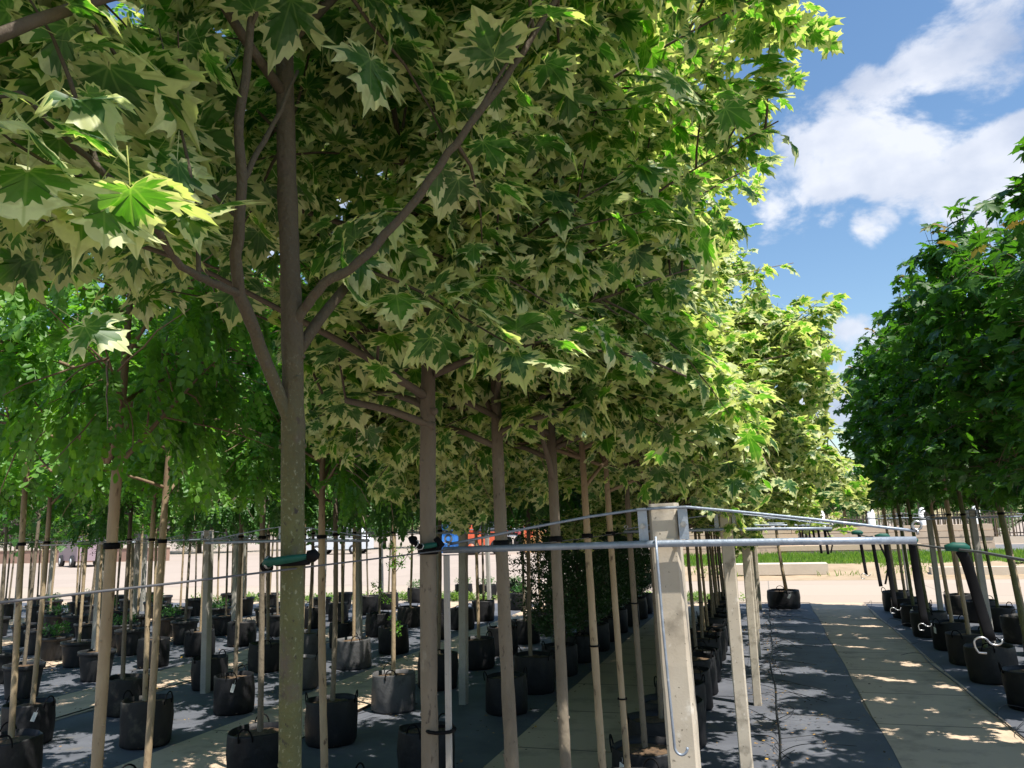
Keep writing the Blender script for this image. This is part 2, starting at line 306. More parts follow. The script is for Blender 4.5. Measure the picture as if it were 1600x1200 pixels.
def leaf_mesh(name, temps, P, Y, Z, Sz, mats, mat_of=None):
    """P positions, Y tip directions, Z rough normals, Sz sizes; mat_of: extra material offset per leaf"""
    P, Y, Z, Sz = map(np.asarray, (P, Y, Z, Sz)); L = len(P)
    Y = Y / np.linalg.norm(Y, axis=1, keepdims=True); X = np.cross(Y, Z); X /= np.maximum(np.linalg.norm(X, axis=1, keepdims=True), 1e-6); Z = np.cross(X, Y)
    which = nr.integers(0, len(temps), L); us = []; vs = []; ts = []; ms = []; rs = []; off = 0
    if mat_of is None: mat_of = np.zeros(L, int)
    for k, (V, T, mi) in enumerate(temps):
        idx = np.where(which == k)[0]
        if len(idx) == 0: continue
        wx = nr.uniform(.85, 1.1, (len(idx), 1, 1)) * Sz[idx][:, None, None]; s_ = Sz[idx][:, None, None]
        vv = P[idx][:, None, :] + X[idx][:, None, :] * V[None, :, 0:1] * wx + Y[idx][:, None, :] * V[None, :, 1:2] * s_ + Z[idx][:, None, :] * V[None, :, 2:3] * s_
        us.append(np.tile(V * (1, 1, 0), (len(idx), 1)))
        n = len(V); vs.append(vv.reshape(-1, 3)); ts.append((T[None] + (np.arange(len(idx)) * n)[:, None, None] + off).reshape(-1, 3)); off += n * len(idx)
        ms.append((mi[None, :] + mat_of[idx][:, None]).reshape(-1)); rs.append(np.repeat(nr.uniform(0, 1, len(idx)), n))
    v = np.concatenate(vs); t = np.concatenate(ts); mi = np.concatenate(ms); rr = np.concatenate(rs)
    me = bpy.data.meshes.new(name); me.vertices.add(len(v)); me.vertices.foreach_set('co', v.astype(np.float32).ravel())
    me.loops.add(len(t) * 3); me.loops.foreach_set('vertex_index', t.astype(np.int32).ravel())
    me.polygons.add(len(t)); me.polygons.foreach_set('loop_start', np.arange(0, len(t) * 3, 3, dtype=np.int32)); me.polygons.foreach_set('loop_total', np.full(len(t), 3, np.int32))
    for m in mats: me.materials.append(m)
    me.polygons.foreach_set('material_index', mi.astype(np.int32)); me.update(calc_edges=True)
    if any(temps is q for q in (TV, TVF, TG)):
        u = me.attributes.new('leafuv', 'FLOAT_VECTOR', 'POINT'); u.data.foreach_set('vector', np.concatenate(us).astype(np.float32).ravel())
    a = me.attributes.new('leafrand', 'FLOAT', 'POINT'); a.data.foreach_set('value', rr.astype(np.float32))
    me.polygons.foreach_set('use_smooth', np.ones(len(t), bool))
    return me

# ---------------------------------------------------------------- tree skeletons
def rv(s=1): return Vector((rng.gauss(0, s), rng.gauss(0, s), rng.gauss(0, s)))
def curve(p, d, L, n, droop, wig):
    pts = [Vector(p)]; d = Vector(d).normalized()
    for i in range(n):
        d = (d + Vector((0, 0, droop / n)) + rv(wig / n ** .5)).normalized(); pts.append(pts[-1] + d * L / n)
    return pts
def skeleton(hfork, htop, Lmax, r0, nlimb=13, elev=(35, 62), twigs=(5, 8), twigL=.42, droop=0., spacing=.055, lean=(0, 0), anchors=None, keep=None, trunk_pts=None, twig_droop=-.15, prof=None):
    """tapered trunk with limbs and twigs as one mesh; fills anchors with (pos, outward dir)"""
    mb = MB(); n = 16; P = []; rr = []
    ph = rng.uniform(0, 6.28)
    if trunk_pts is None:
        for i in range(n + 1):
            t = i / n; z = htop * t; w = .012 * math.sin(5 * t + ph) + .02 * math.sin(2.2 * t + ph * 2)
            P.append(Vector((lean[0] * t + w, lean[1] * t + .6 * w * math.cos(ph), z)))
            rr.append(r0 * ((1.18 if i == 0 else 1.0) - .14 * t if z < hfork else max(.08, .86 * (1 - (z - hfork) / (htop - hfork + .1)))))
    else:
        P = [Vector(p) for p in trunk_pts]; rr = [r0 * (1 if p.z < hfork else max(.12, .95 * (1 - .75 * (p.z - hfork) / (htop - hfork)))) for p in P]
    # refine so that knots and bumps show
    PP = []; RR = []
    for j in range(len(P) - 1):
        for q in range(4):
            t = q / 4; PP.append(P[j].lerp(P[j + 1], t)); RR.append((rr[j] * (1 - t) + rr[j + 1] * t) * (1 + rng.uniform(-.035, .035)))
    PP.append(P[-1]); RR.append(rr[-1])
    mb.tube(PP, RR, 14, 0, rough=.045); mb.axis = PP
    for _ in range(12):       # pruning knots
        j = rng.randrange(4, max(6, int(len(PP) * min(.95, hfork / htop)))); a = rng.uniform(0, 6.28); d = Vector((math.cos(a), math.sin(a), .15)); q = PP[j] + d * RR[j] * .55
        mb.tube([q, q + d * RR[j] * .62], [RR[j] * .42, RR[j] * .2], 6, 0)
    def at(z):
        for j in range(len(PP) - 1):
            if PP[j + 1].z >= z: return PP[j], RR[j]
        return PP[-1], RR[-1]
    az = rng.uniform(0, 6.28)
    for k in range(nlimb):
        f = (k / nlimb) ** 1.15; z = hfork + (htop - hfork) * .92 * f; p, r_ = at(z); az += 2.4 + rng.uniform(-.4, .4)
        e = R(rng.uniform(*elev)) ; g = prof(f) if prof else (1 - .55 * f)
        L = Lmax * g * rng.uniform(.8, 1.1)
        d = Vector((math.cos(az) * math.cos(e), math.sin(az) * math.cos(e), math.sin(e)))
        pts = curve(p, d, L, 9, droop - .25, .12); rl = min(r_ * .62, .017 * L / .9 + .003)
        kn = 10
        if keep:
            kn = next((i for i in range(2, 10) if not keep(pts[i], .1)), 10)
        if kn > 2: mb.tube(pts[:kn], [max(.0022, rl * (1 - i / 9.6)) for i in range(kn)], 7, 0)
        for q in range(rng.randint(*twigs)):
            u = rng.uniform(.18, 1); i = min(8, int(u * 9)); b = pts[i].lerp(pts[i + 1], u * 9 - i if i < 9 else 1)
            ld = (pts[i + 1] - pts[i]).normalized(); sidev = ld.cross(rv()).normalized(); td = (ld * .55 + sidev * .85 + Vector((0, 0, .05))).normalized()
            tp = curve(b, td, twigL * rng.uniform(.6, 1.2) * (1.15 - .3 * u), 5, twig_droop, .2)
            if keep and not (keep(tp[-1], .1) and keep(b, .1)): continue
            mb.tube(tp, [.0042, .0036, .003, .0024, .0019, .0012], 5, 0, cap=False)
            if anchors is not None:
                Lt = sum((tp[i + 1] - tp[i]).length for i in range(5)); m = max(2, int(Lt / spacing))
                for s_ in range(m):
                    v = (s_ + 1) / m * 5; i2 = min(4, int(v)); pos = tp[i2].lerp(tp[i2 + 1], min(1, v - i2))
                    for sd_ in (0, 1): anchors.append((pos, (tp[i2 + 1] - tp[i2]).normalized()))
        if anchors is not None:
            for s_ in range(int(L * .6 / spacing)):
                u = .4 + .6 * s_ / (L * .6 / spacing); i = min(8, int(u * 9)); anchors.append((pts[i].lerp(pts[i + 1], u * 9 - i), (pts[i + 1] - pts[i]).normalized()))
    return mb
def maple_leaves(anchors, size=(.085, .135), pet=.075, keep=None, hang=.75):
    P = []; Y = []; Z = []; Sz = []
    for pos, d in anchors:
        side = rv(); out = (Vector((pos.x, pos.y, 0)) * .0 + d * .5 + side * .55); out.z *= .5
        if out.length < .01: continue
        out.normalize(); tipd = (out * .85 + Vector((0, 0, -hang * rng.uniform(.4, 1.5))) + rv(.3)).normalized(); s_ = rng.uniform(*size)
        p = pos + out * pet * rng.uniform(.5, 1.3) + Vector((0, 0, -.015))
        if keep and not keep(p, s_): continue
        nrm = (Vector((0, 0, 1)) + out * .75 + rv(.35)).normalized()
        P.append(p); Y.append(tipd); Z.append(nrm); Sz.append(s_)
    return P, Y, Z, Sz

# ================================================================ SETTING
def ground_material():
    m = bpy.data.materials.new('pale_ground'); m.use_nodes = True; t = m.node_tree; L = t.links.new; b = t.nodes['Principled BSDF']; b.inputs['Roughness'].default_value = .95
    tc = N(t, 'ShaderNodeTexCoord'); nz = N(t, 'ShaderNodeTexNoise'); nz.inputs['Scale'].default_value = .6; nz.inputs['Detail'].default_value = 9; L(tc.outputs['Object'], nz.inputs['Vector'])
    mx = N(t, 'ShaderNodeMix', data_type='RGBA'); L(nz.outputs['Fac'], mx.inputs[0]); mx.inputs[6].default_value = (.29, .235, .19, 1); mx.inputs[7].default_value = (.38, .315, .26, 1); L(mx.outputs[2], b.inputs['Base Color'])
    nb = N(t, 'ShaderNodeTexNoise'); nb.inputs['Scale'].default_value = 25; nb.inputs['Detail'].default_value = 6; L(tc.outputs['Object'], nb.inputs['Vector'])
    bp = N(t, 'ShaderNodeBump'); bp.inputs['Strength'].default_value = .5; bp.inputs['Distance'].default_value = .02; L(nb.outputs['Fac'], bp.inputs['Height']); L(bp.outputs[0], b.inputs['Normal'])
    return m
def slab_material(name, c1, c2, joint, w, h, msize=.008, rot=0, dirt=(.12, .10, .08)):
    m = bpy.data.materials.new(name); m.use_nodes = True; t = m.node_tree; L = t.links.new; b = t.nodes['Principled BSDF']; b.inputs['Roughness'].default_value = .93
    tc = N(t, 'ShaderNodeTexCoord'); br = N(t, 'ShaderNodeTexBrick'); br.offset = 0; br.inputs['Scale'].default_value = 1; br.inputs['Brick Width'].default_value = w; br.inputs['Row Height'].default_value = h
    br.inputs['Mortar Size'].default_value = msize; br.inputs['Mortar Smooth'].default_value = .3; br.inputs['Color1'].default_value = (*c1, 1); br.inputs['Color2'].default_value = (*c2, 1); br.inputs['Mortar'].default_value = (*joint, 1)
    L(tc.outputs['Object'], br.inputs['Vector'])
    nz = N(t, 'ShaderNodeTexNoise'); nz.inputs['Scale'].default_value = 3.; nz.inputs['Detail'].default_value = 10; nz.inputs['Roughness'].default_value = .65; L(tc.outputs['Object'], nz.inputs['Vector'])
    mr = N(t, 'ShaderNodeMapRange'); mr.inputs[1].default_value = .5; mr.inputs[2].default_value = .75; mr.inputs[4].default_value = .6; L(nz.outputs['Fac'], mr.inputs[0])
    mx = N(t, 'ShaderNodeMix', data_type='RGBA'); L(mr.outputs[0], mx.inputs[0]); L(br.outputs['Color'], mx.inputs[6]); mx.inputs[7].default_value = (*dirt, 1); L(mx.outputs[2], b.inputs['Base Color'])
    nb = N(t, 'ShaderNodeTexNoise'); nb.inputs['Scale'].default_value = 90; nb.inputs['Detail'].default_value = 4; L(tc.outputs['Object'], nb.inputs['Vector'])
    bp = N(t, 'ShaderNodeBump'); bp.inputs['Strength'].default_value = .35; bp.inputs['Distance'].default_value = .006; L(nb.outputs['Fac'], bp.inputs['Height']); L(bp.outputs[0], b.inputs['Normal'])
    return m
M_ground = ground_material()
M_slab = slab_material('path_slab', (.47, .355, .25), (.52, .395, .28), (.09, .075, .06), 3.0, 1.18, .010)
M_road = slab_material('road_slab', (.35, .285, .225), (.385, .315, .25), (.20, .17, .14), 3.4, 3.0, .015, dirt=(.36, .30, .24))
M_cloth = mat('ground_cloth_weave', (.072, .077, .092), .7, (.118, .125, .145), 2.2, 9, bump=.7, bscale=5, spots=[((.15, .135, .11), 4.5, .60, .76)], spec=.3)
M_asph = mat('asphalt', (.12, .125, .13), .9, (.16, .165, .17), 3)
M_dirt = mat('bank_dirt', (.40, .30, .20), .95, (.28, .21, .13), 1.6, 9, bump=.8, bscale=12)
def sheet(name, x0, x1, y0, y1, z, m, nx=1, ny=1, amp=0, wobx=0):
    mb = MB()
    for j in range(ny + 1):
        for i in range(nx + 1):
            x = x0 + (x1 - x0) * i / nx; y = y0 + (y1 - y0) * j / ny
            wx = wobx * math.sin(y * 1.7 + i * 9 + z * 300) + wobx * .6 * math.sin(y * 4.1 + i * 3) if i in (0, nx) else 0
            mb.v.append((x + wx, y, z + (amp * (math.sin(x * 7 + y * 2.3) * math.sin(y * 3.1 + x) + 1) * .5 if amp else 0)))
    for j in range(ny):
        for i in range(nx):
            a = j * (nx + 1) + i; mb.f.append((a, a + 1, a + nx + 2, a + nx + 1)); mb.m.append(0)
    return struct(mb.build(name, m))
sheet('ground', -260, 260, -60, 330, 0, M_ground)
POSTX = [2.35 + .02, -.2, -2.75, -5.30, -7.85, -10.4, -12.95, -15.5, -18.05]
# dark weed cloth lies under every pair of rows; pale slab paths run between them
for k, px in enumerate(POSTX):
    sheet('ground_cloth', px - .83, px + (.92 if k == 1 else .83), -3, 16.4, .006, M_cloth, 10, 120, .004, .02)
for k, px in enumerate(POSTX[:-1]):
    x0, x1 = px - 1.72, px - .83
    if k == 0: x0, x1 = .72, 1.66
    sheet('path', x0 + .0, x1 - .0, -3, 16.6, .012, M_slab, 1, 40, 0, .006)
sheet('ground_cloth', 3.2, 6, -3, 16.4, .006, M_cloth, 4, 60, .004)
sheet('road', -3.6, 60, 16.6, 22.3, .010, M_road)
sheet('road_apron', -40, -3.6, 17.2, 21.5, .008, M_road)
M_yard = slab_material('yard_slab', (.33, .27, .225), (.365, .30, .25), (.27, .22, .18), 6.0, 4.2, .03, dirt=(.33, .27, .22))
sheet('paving', -80, -3.6, 21.5, 62, .010, M_yard)
def bank():
    mb = MB(); nx, ny = 160, 16
    for j in range(ny + 1):
        for i in range(nx + 1):
            x = -4 + 64 * i / nx; y = 22.3 + 2.6 * j / ny; t = j / ny
            mb.v.append((x, y, .012 + .26 * t * t * (3 - 2 * t) + .05 * t * math.sin(x * 3.1) * math.sin(y * 5 + x) + .03 * t * math.sin(x * 9.7)))
    for j in range(ny):
        for i in range(nx): a = j * (nx + 1) + i; mb.f.append((a, a + 1, a + nx + 2, a + nx + 1)); mb.m.append(0)
    struct(mb.build('bank', M_dirt))
    sheet('lawn_soil', -4, 60, 24.9, 31.5, .27, mat('lawn_soil', (.10, .17, .04), .95, (.20, .20, .08), 2, 8))
bank()
sheet('yard', -4, 70, 33.5, 46, .016, M_asph)

# grass on the bank (uncountable)
def grass():
    V = []; T = []
    n = 24000; P = []; Y = []; Z = []; Sz = []
    for _ in range(n):
        x = rng.uniform(-3.5, 14); y = 23.0 + 8.2 * rng.random() ** .8
        cl = math.sin(x * 1.9 + 1) * math.sin(y * 1.3 + x * .4)
        if y < 24.7 and cl < .15 + rng.uniform(-.2, .5): continue
        z = .012 + .26 * min(1, (y - 22.3) / 2.6) ** 1.3
        P.append((x, y, z)); Y.append((rng.gauss(0, .35), rng.gauss(0, .35), 1)); Z.append((rng.gauss(0, 1), -1, 0)); Sz.append(rng.uniform(.07, .2))
    bl = (np.array([(-.09, 0, 0), (.09, 0, 0), (.05, .6, .08), (-.05, .6, .08), (0, 1, .3)], float), np.array([(0, 1, 2), (0, 2, 3), (3, 2, 4)]), np.zeros(3, int))
    o = link('grass', leaf_mesh('grass', [bl], P, Y, Z, Sz, [M_grass])); tag(o, 'bright green tufted grass along the bank beyond the pale road', 'grass', kind='stuff')
grass()
def litter():
    P = []; Y = []; Z = []; Sz = []
    for _ in range(5200):
        k = rng.random()
        if k < .14: x = -.05 + rng.gauss(0, .13); y = rng.uniform(1, 15)
        elif k < .8: x = rng.choice(POSTX[1:5]) + rng.choice((-.86, .86, -.5, .5)) + rng.gauss(0, .10); y = rng.uniform(2, 14)
        else: x = rng.uniform(-9, 2.4); y = rng.uniform(2, 15)
        P.append((x, y, .022 + rng.random() * .012)); Y.append((rng.gauss(0, 1), rng.gauss(0, 1), rng.gauss(0, .15))); Z.append((rng.gauss(0, .2), rng.gauss(0, .2), 1)); Sz.append(rng.uniform(.008, .034) * rng.uniform(.6, 1.1))
    mo = [rng.choice((0, 1, 1, 2, 2)) for _ in P]
    t = (np.array([(0, 0, 0), (.35, .3, .08), (.3, .7, .05), (0, 1, .12), (-.3, .7, .06), (-.35, .3, .02)], float), np.array([(0, 1, 2), (0, 2, 3), (0, 3, 4), (0, 4, 5)]), np.zeros(4, int))
    o = link('leaf_litter', leaf_mesh('leaf_litter', [t], P, Y, Z, Sz, [M_yellow, mat('dry_leaf', (.22, .13, .06), .8), mat('crumb', (.05, .035, .022), .9)], np.array(mo))); tag(o, 'small fallen yellow and brown leaves scattered over the weed cloth and paths', 'leaf litter', kind='stuff')
litter()

# ================================================================ POTS
def pot_parts(kind):
    r_ = .205; h = .33; mb = MB()
    if kind == 'rigid':
        prof = [(.0, .012), (r_ * .80, .012), (r_ * .82, .03), (r_ * .97, h - .05), (r_ * .97, h - .045), (r_ * 1.06, h - .043), (r_ * 1.07, h), (r_ * 1.02, h + .003), (r_ * .98, h - .01), (r_ * .96, h - .06)]
        mb.lathe(prof, 32, 0, .004)
    else:
        prof = [(.0, .012), (r_ * .93, .012), (r_ * .99, .03), (r_ * 1.0, h * .35), (r_ * 1.02, h * .6), (r_ * .99, h * .85), (r_ * .985, h * .97), (r_ * .975, h + .004), (r_ * .95, h + .004), (r_ * .94, h - .05)]
        mb.lathe(prof, 40, 0, .028)
    return mb
POTS = [pot_parts('bag').mesh('pot', m_) for m_ in (M_pot, M_pot, M_pot, M_pot_mid)] + [pot_parts('bag').mesh('pot', M_pot_grey) for _ in range(2)] + [pot_parts('rigid').mesh('pot', M_potp) for _ in range(2)]
def soil_mesh():
    mb = MB(); n = 24; rings = 6
    mb.v.append((0, 0, .325))
    for j in range(1, rings + 1):
        for q in range(n):
            a = 6.2832 * q / n; rr = .193 * j / rings; mb.v.append((rr * math.cos(a), rr * math.sin(a), .318 - .03 * (j / rings) ** 2 + rng.uniform(-.007, .007)))
    for q in range(n): mb.f.append((0, 1 + q, 1 + (q + 1) % n)); mb.m.append(0)
    for j in range(rings - 1):
        for q in range(n): a = 1 + j * n + q; b = 1 + j * n + (q + 1) % n; mb.f.append((a, a + n, b + n, b)); mb.m.append(0)
    return mb.mesh('soil', M_soil)
SOIL = soil_mesh()
def handle_mesh(w=.05):
    mb = MB(); pts = []
    for i in range(13):
        a = math.pi * i / 12; pts.append((.198 + .012 * math.sin(a), -w * math.cos(a) * (1 + .2 * math.sin(a)), .30 + .085 * math.sin(a)))
    mb.tube(pts, .0055, 6); return mb.mesh('handle', M_rubber)
HANDLE = handle_mesh()
def tag_mesh():
    mb = MB(); mb.box(-.016, .016, -.0012, .0012, .0, .075); mb.tube([(0, 0, .075), (.005, .0, .10), (0, 0, .115)], .001, 4); return mb.mesh('label_tag', M_tag, False)
TAG = tag_mesh()
def add_pot(t, variant, scale=1., hs=True, tg=None):
    p = link('pot', POTS[variant], t); p.rotation_euler = (0, 0, rng.uniform(0, 6.28)); p.rotation_euler = (rng.gauss(0, .012), rng.gauss(0, .012), p.rotation_euler.z); p.scale = (scale * rng.uniform(.96, 1.04), scale * rng.uniform(.96, 1.04), rng.uniform(.94, 1.07))
    s_ = link('soil', SOIL, p); 
    if hs and variant < 6:
        for a in (0, math.pi): h = link('handle', HANDLE, p); h.rotation_euler = (rng.uniform(-.04, .04), 0, a + rng.uniform(-.2, .2))
    if tg is not None:
        g = link('label_tag', TAG, p); a = tg - p.rotation_euler.z; g.location = (.221 * math.cos(a), .221 * math.sin(a), .215); g.rotation_euler = (R(12), R(18), a + math.pi / 2)
    return p
# ================================================================ TIES on trunks
def band_mesh(r_, w, m, name='tie_band'):
    mb = MB(); mb.lathe([(r_, -w), (r_ + .003, -w * .9), (r_ + .003, w * .9), (r_, w)], 14); return mb.mesh(name, m)
def band(t, axis, z, me, rot=0, sc=1.):
    p = min(axis, key=lambda q: abs(q.z * sc - z)); c, s_ = math.cos(rot), math.sin(rot)
    return link('tie_band', me, t, (p.x * c - p.y * s_, p.x * s_ + p.y * c, z))
BAND = band_mesh(.0235, .011, M_rubber); BAND_G = band_mesh(.027, .010, M_green); BAND_THIN = band_mesh(.0225, .004, M_rubber)

# ================================================================ ROW A : variegated maples beside the concrete posts
XA = -.74
ya = [.58 + .62 * i for i in range(24)]
def keepA(cx, cy, n_):
    """keep the crowns within the outline they have: trimmed towards the walkway, and nothing grows over the spot where the photographer stands"""
    zs = (0, .03, .14, .21, .27, .31, .38, .48, .64, .9); near = (.06, .05, .02, -.02, -.03, -.01, .04, .11, .18, .26)
    mid = (.11, .125, .085, .12, .125, .13, -.01, -.04, -.04, -.04)
    def f(p, s_):
        X, Y_, Z_ = p.x + cx, p.y + cy, p.z
        d = math.sqrt(X * X + Y_ * Y_ + (Z_ - H) ** 2)
        a = X / max(Y_, .05)
        if d < (.82 if a < -1.08 else .9 if a < -.95 else 1.12 if a < -.85 else 1.5) and not (d > 1.08 and a < -.3 and s_ != .1 and rng.random() < .05): return False
        if Y_ < .12: return True
        if a > -.60 and ((Y_ < 2.35 and Z_ - H < .17 * Y_) or (Y_ < 3.1 and Z_ - H < .085 * Y_)): return False
        rz = (Z_ - H) / Y_; lim = float(np.interp(rz, zs, near if Y_ < 4.6 else mid))
        lim += .012 * math.sin(rz * 55) + .01 * math.sin(rz * 131 + 1)
        if X > lim * Y_ - .05: return False
        if rz < float(np.interp(a, (-1.3, -1.14, -1.0, -.95, -.82, -.71, -.66, -.615, -.53, -.45, -.3, 0), (.46, .36, .34, .39, .40, .36, .29, .16, .06, .02, .015, .0))) + .02 * math.sin(a * 37): return False
        return True
    return f
def prof_a(f): return (.80 + .5 * math.sin(min(1, f * 1.6) * 1.9)) * (1 - .55 * f ** 2)
shared = []
def crown_a(keep=None, htop=4.2, nlimb=17, Lmax=1.05, lean=(0, 0), trunk_pts=None, hfork=1.82, r0=.024, extra=None, dens=.05, low=None, big=False, near=True):
    an = []
    mb = skeleton(hfork, htop, Lmax, r0, nlimb, (12, 58), (7, 10), .46, 0, dens, lean, an, trunk_pts=trunk_pts, twig_droop=-.35, prof=prof_a, keep=(lambda p, s_: keep(p, s_) and (p + Vector((XA, .58, -H))).length > 1.2) if big else keep)
    if extra:
        for pts, r1, r2 in extra:
            P = [Vector(p) for p in pts]; n = len(P); Q = []
            for j in range(n - 1):
                for q in range(4): Q.append(P[j].lerp(P[j + 1], q / 4) + rv(.0012))
            Q.append(P[-1]); mb.tube(Q, [(r1 + (r2 - r1) * i / (len(Q) - 1)) * (1 + rng.uniform(-.05, .05)) for i in range(len(Q))], 9, 0)
            for i in range(6, len(Q), 3):
                td = (Q[i] - Q[i - 1]).normalized() * .4 + rv(.6); tp = curve(Q[i], td, rng.uniform(.2, .45), 5, -.1, .2)
                if keep and not keep(tp[-1], .1): continue
                mb.tube(tp, [.004, .0035, .003, .0022, .0016, .001], 5, 0, cap=False)
                for s_ in range(6): an.append((tp[min(5, s_)], td.normalized())); an.append((tp[min(5, s_)], td.normalized()))
    if low:        # arching low limbs: (azimuth deg, length, start height)
        for a, L, z0 in low:
            d = Vector((math.cos(R(a)), math.sin(R(a)), .55)); b = Vector((lean[0] * z0 / htop, lean[1] * z0 / htop, z0)); pts = curve(b, d, L, 9, -.95, .08); kn = next((i for i in range(2, 10) if keep and not keep(pts[i], .1)), 10); pts = pts[:kn]
            if kn < 3: continue
            mb.tube(pts, [.011 * (1 - i / 10.5) for i in range(kn)], 7, 0)
            for i in range(2, kn):
                for _ in range(3):
                    td = (pts[i] - pts[i - 1]).normalized() * .6 + rv(.55); tp = curve(pts[i], td, rng.uniform(.18, .42), 5, -.45, .15)
                    if keep and not keep(tp[-1], .1): continue
                    mb.tube(tp, [.0035, .003, .0026, .002, .0015, .001], 5, 0, cap=False)
                    for s_ in range(6): an += [(tp[s_], td.normalized())] * 2
    P, Y, Z, Sz = maple_leaves(an, (.075, .125) if big else ((.058, .104) if near else (.055, .096)), .06, keep, .6 if near else .38)
    return mb, (P, Y, Z, Sz)
T1_trunk = [(-.832, 1.335, 0), (-.832, 1.33, .5), (-.832, 1.318, 1.085), (-.79, 1.244, 1.552), (-.774, 1.213, 1.744), (-.762, 1.188, 1.898), (-.763, 1.181, 1.989), (-.768, 1.179, 2.107), (-.775, 1.176, 2.228), (-.776, 1.167, 2.387), (-.785, 1.169, 2.587), (-.78, 1.17, 3.0), (-.77, 1.18, 3.5), (-.77, 1.2, 4.0)]
def rel(pts, c): return [(p[0] - c[0], p[1] - c[1], p[2]) for p in pts]
lab_a = ['variegated maple at the left edge with the nearest largest hanging leaves, stem out of view',
         'variegated maple with the thick green algae covered trunk wearing a green buckled sleeve',
         'variegated maple with the straight grey staked trunk touching the left end of the galvanised pipe',
         'variegated maple with the dark forked trunk, first one right of the pipe end',
         'variegated maple with the slim olive green smooth trunk, second right of the pipe end',
         'variegated maple with the pale tan knotty trunk, third right of the pipe end',
         'variegated maple whose slim trunk leans left above its pot, fourth right of the pipe end']
ordn = ['first', 'second', 'third', 'fourth', 'fifth', 'sixth', 'seventh', 'eighth', 'ninth', 'tenth', 'eleventh', 'twelfth', 'thirteenth', 'fourteenth', 'fifteenth', 'sixteenth', 'seventeenth', 'eighteenth', 'nineteenth', 'twentieth', 'twenty first', 'twenty second', 'twenty third', 'twenty fourth'] + ['twenty ' + w for w in ('fifth', 'sixth', 'seventh', 'eighth', 'ninth')] + ['thirtieth'] + ['thirty ' + w for w in ('first', 'second', 'third', 'fourth', 'fifth', 'sixth', 'seventh', 'eighth', 'ninth')] + ['fortieth'] + ['forty ' + w for w in ('first', 'second', 'third', 'fourth')]
sharedA = []
for i, y in enumerate(ya):
    cx = XA if i != 1 else -.832 + .0; cy = y if i != 1 else 1.335
    if i == 2: cx, cy = -.81, 1.93
    lab = lab_a[i] if i < len(lab_a) else 'variegated maple, %s trunk from the front in the row left of the concrete posts' % ordn[i - 1]
    t = thing('variegated_maple', lab, 'tree', (cx, cy, 0), 0, 'cream and green variegated maples in the row beside the concrete posts')
    unique = i < 10
    if unique:
        low = []; extra = None; tp = None; lean = (-.10 + rng.uniform(-.05, .05), rng.uniform(-.05, .05)); r0 = rng.uniform(.0160, .0185) if i > 4 else .0178; ht = 4.35 if i > 3 or i < 2 else 3.65
        if i == 1:
            tp = rel(T1_trunk, (cx, cy)); r0 = .0205
            extra = [(rel([(-.765, 1.20, 1.79), (-.775, 1.191, 1.804), (-.787, 1.125, 1.91), (-.788, 1.069, 1.982), (-.783, 1.048, 2.043), (-.762, 1.034, 2.155), (-.767, 1.021, 2.272), (-.755, 1.027, 2.376), (-.746, 1.021, 2.476), (-.74, 1.02, 2.8)], (cx, cy)), .0125, .0055),
                     (rel([(-.79, 1.069, 1.985), (-.779, .987, 1.979), (-.759, .899, 1.974), (-.741, .813, 2.009), (-.74, .755, 2.034), (-.763, .71, 2.069), (-.80, .66, 2.12)], (cx, cy)), .0068, .0035),
                     (rel([(-.764, 1.033, 2.155), (-.761, 1.056, 2.209), (-.754, 1.105, 2.301), (-.74, 1.15, 2.42)], (cx, cy)), .006, .003),
                     (rel([(-.765, 1.185, 1.95), (-.735, 1.18, 1.985), (-.696, 1.175, 2.02), (-.635, 1.187, 2.055), (-.551, 1.215, 2.155), (-.482, 1.229, 2.252), (-.431, 1.242, 2.323), (-.372, 1.273, 2.422), (-.301, 1.321, 2.567), (-.26, 1.348, 2.664), (-.2, 1.38, 2.85)], (cx, cy)), .0092, .005)]
        if i == 2: lean = (.02, -.03); r0 = .0222; low = [(190, 1.15, 1.86), (140, 1.2, 1.9), (25, .8, 2.0)]
        if i in (3, 4): r0 = .022; low = [(175, 1.2, 1.85), (20, .9, 1.9), (215, 1.1, 1.95)]
        if i in (5, 6, 7): low = [(10, 1.35, 1.95), (-25, 1.3, 2.1), (190, 1.0, 1.9), (-5, 1.6, 2.3), (5, 1.6, 2.6), (25, 1.4, 2.5)]
        if i in (8, 9): low = [(0, 1.6, 2.0), (-20, 1.6, 2.4), (5, 1.7, 2.8), (-10, 1.7, 2.6)]; ht = 4.1
        hf = 1.82 if i != 2 else 1.9
        mb, lv = crown_a(keepA(cx, cy, i), ht, 17 if i else 18, 1.12, lean, tp, hf, r0, extra, .043 if i > 1 else .047, low, i == 0, i < 5)
        tm = mb.mesh('trunk', M_bark_green if i == 1 else (M_bark_tan if i in (5, 6) else M_bark)); lm = leaf_mesh('crown', TVF if i < 5 else TV, *lv, [M_cream, M_vgreen])
        if i >= 6: sharedA.append((tm, lm, mb.axis))
        axis = mb.axis; ra = 0; sa = 1
        if i == 2: q_ = min(axis, key=lambda q: abs(q.z - 1.555)); T2P = (cx + q_.x, cy + q_.y, 1.555)
        tr = link('trunk', tm, t); link('crown', lm, t)
    else:
        tm, lm, axis = sharedA[(i + rng.randint(0, 1)) % len(sharedA)]; tr = link('trunk', tm, t); c = link('crown', lm, t)
        a = rng.uniform(-.35, .35); tr.rotation_euler = c.rotation_euler = (0, 0, a); s_ = rng.uniform(.82, .9); ra = a; sa = s_; tr.scale = c.scale = (1, 1, s_)
    add_pot(t, rng.choice((0, 1, 2, 3)), rng.uniform(.95, 1.08), tg=rng.uniform(-2.6, -.5) if i in (6, 7, 9) else None)
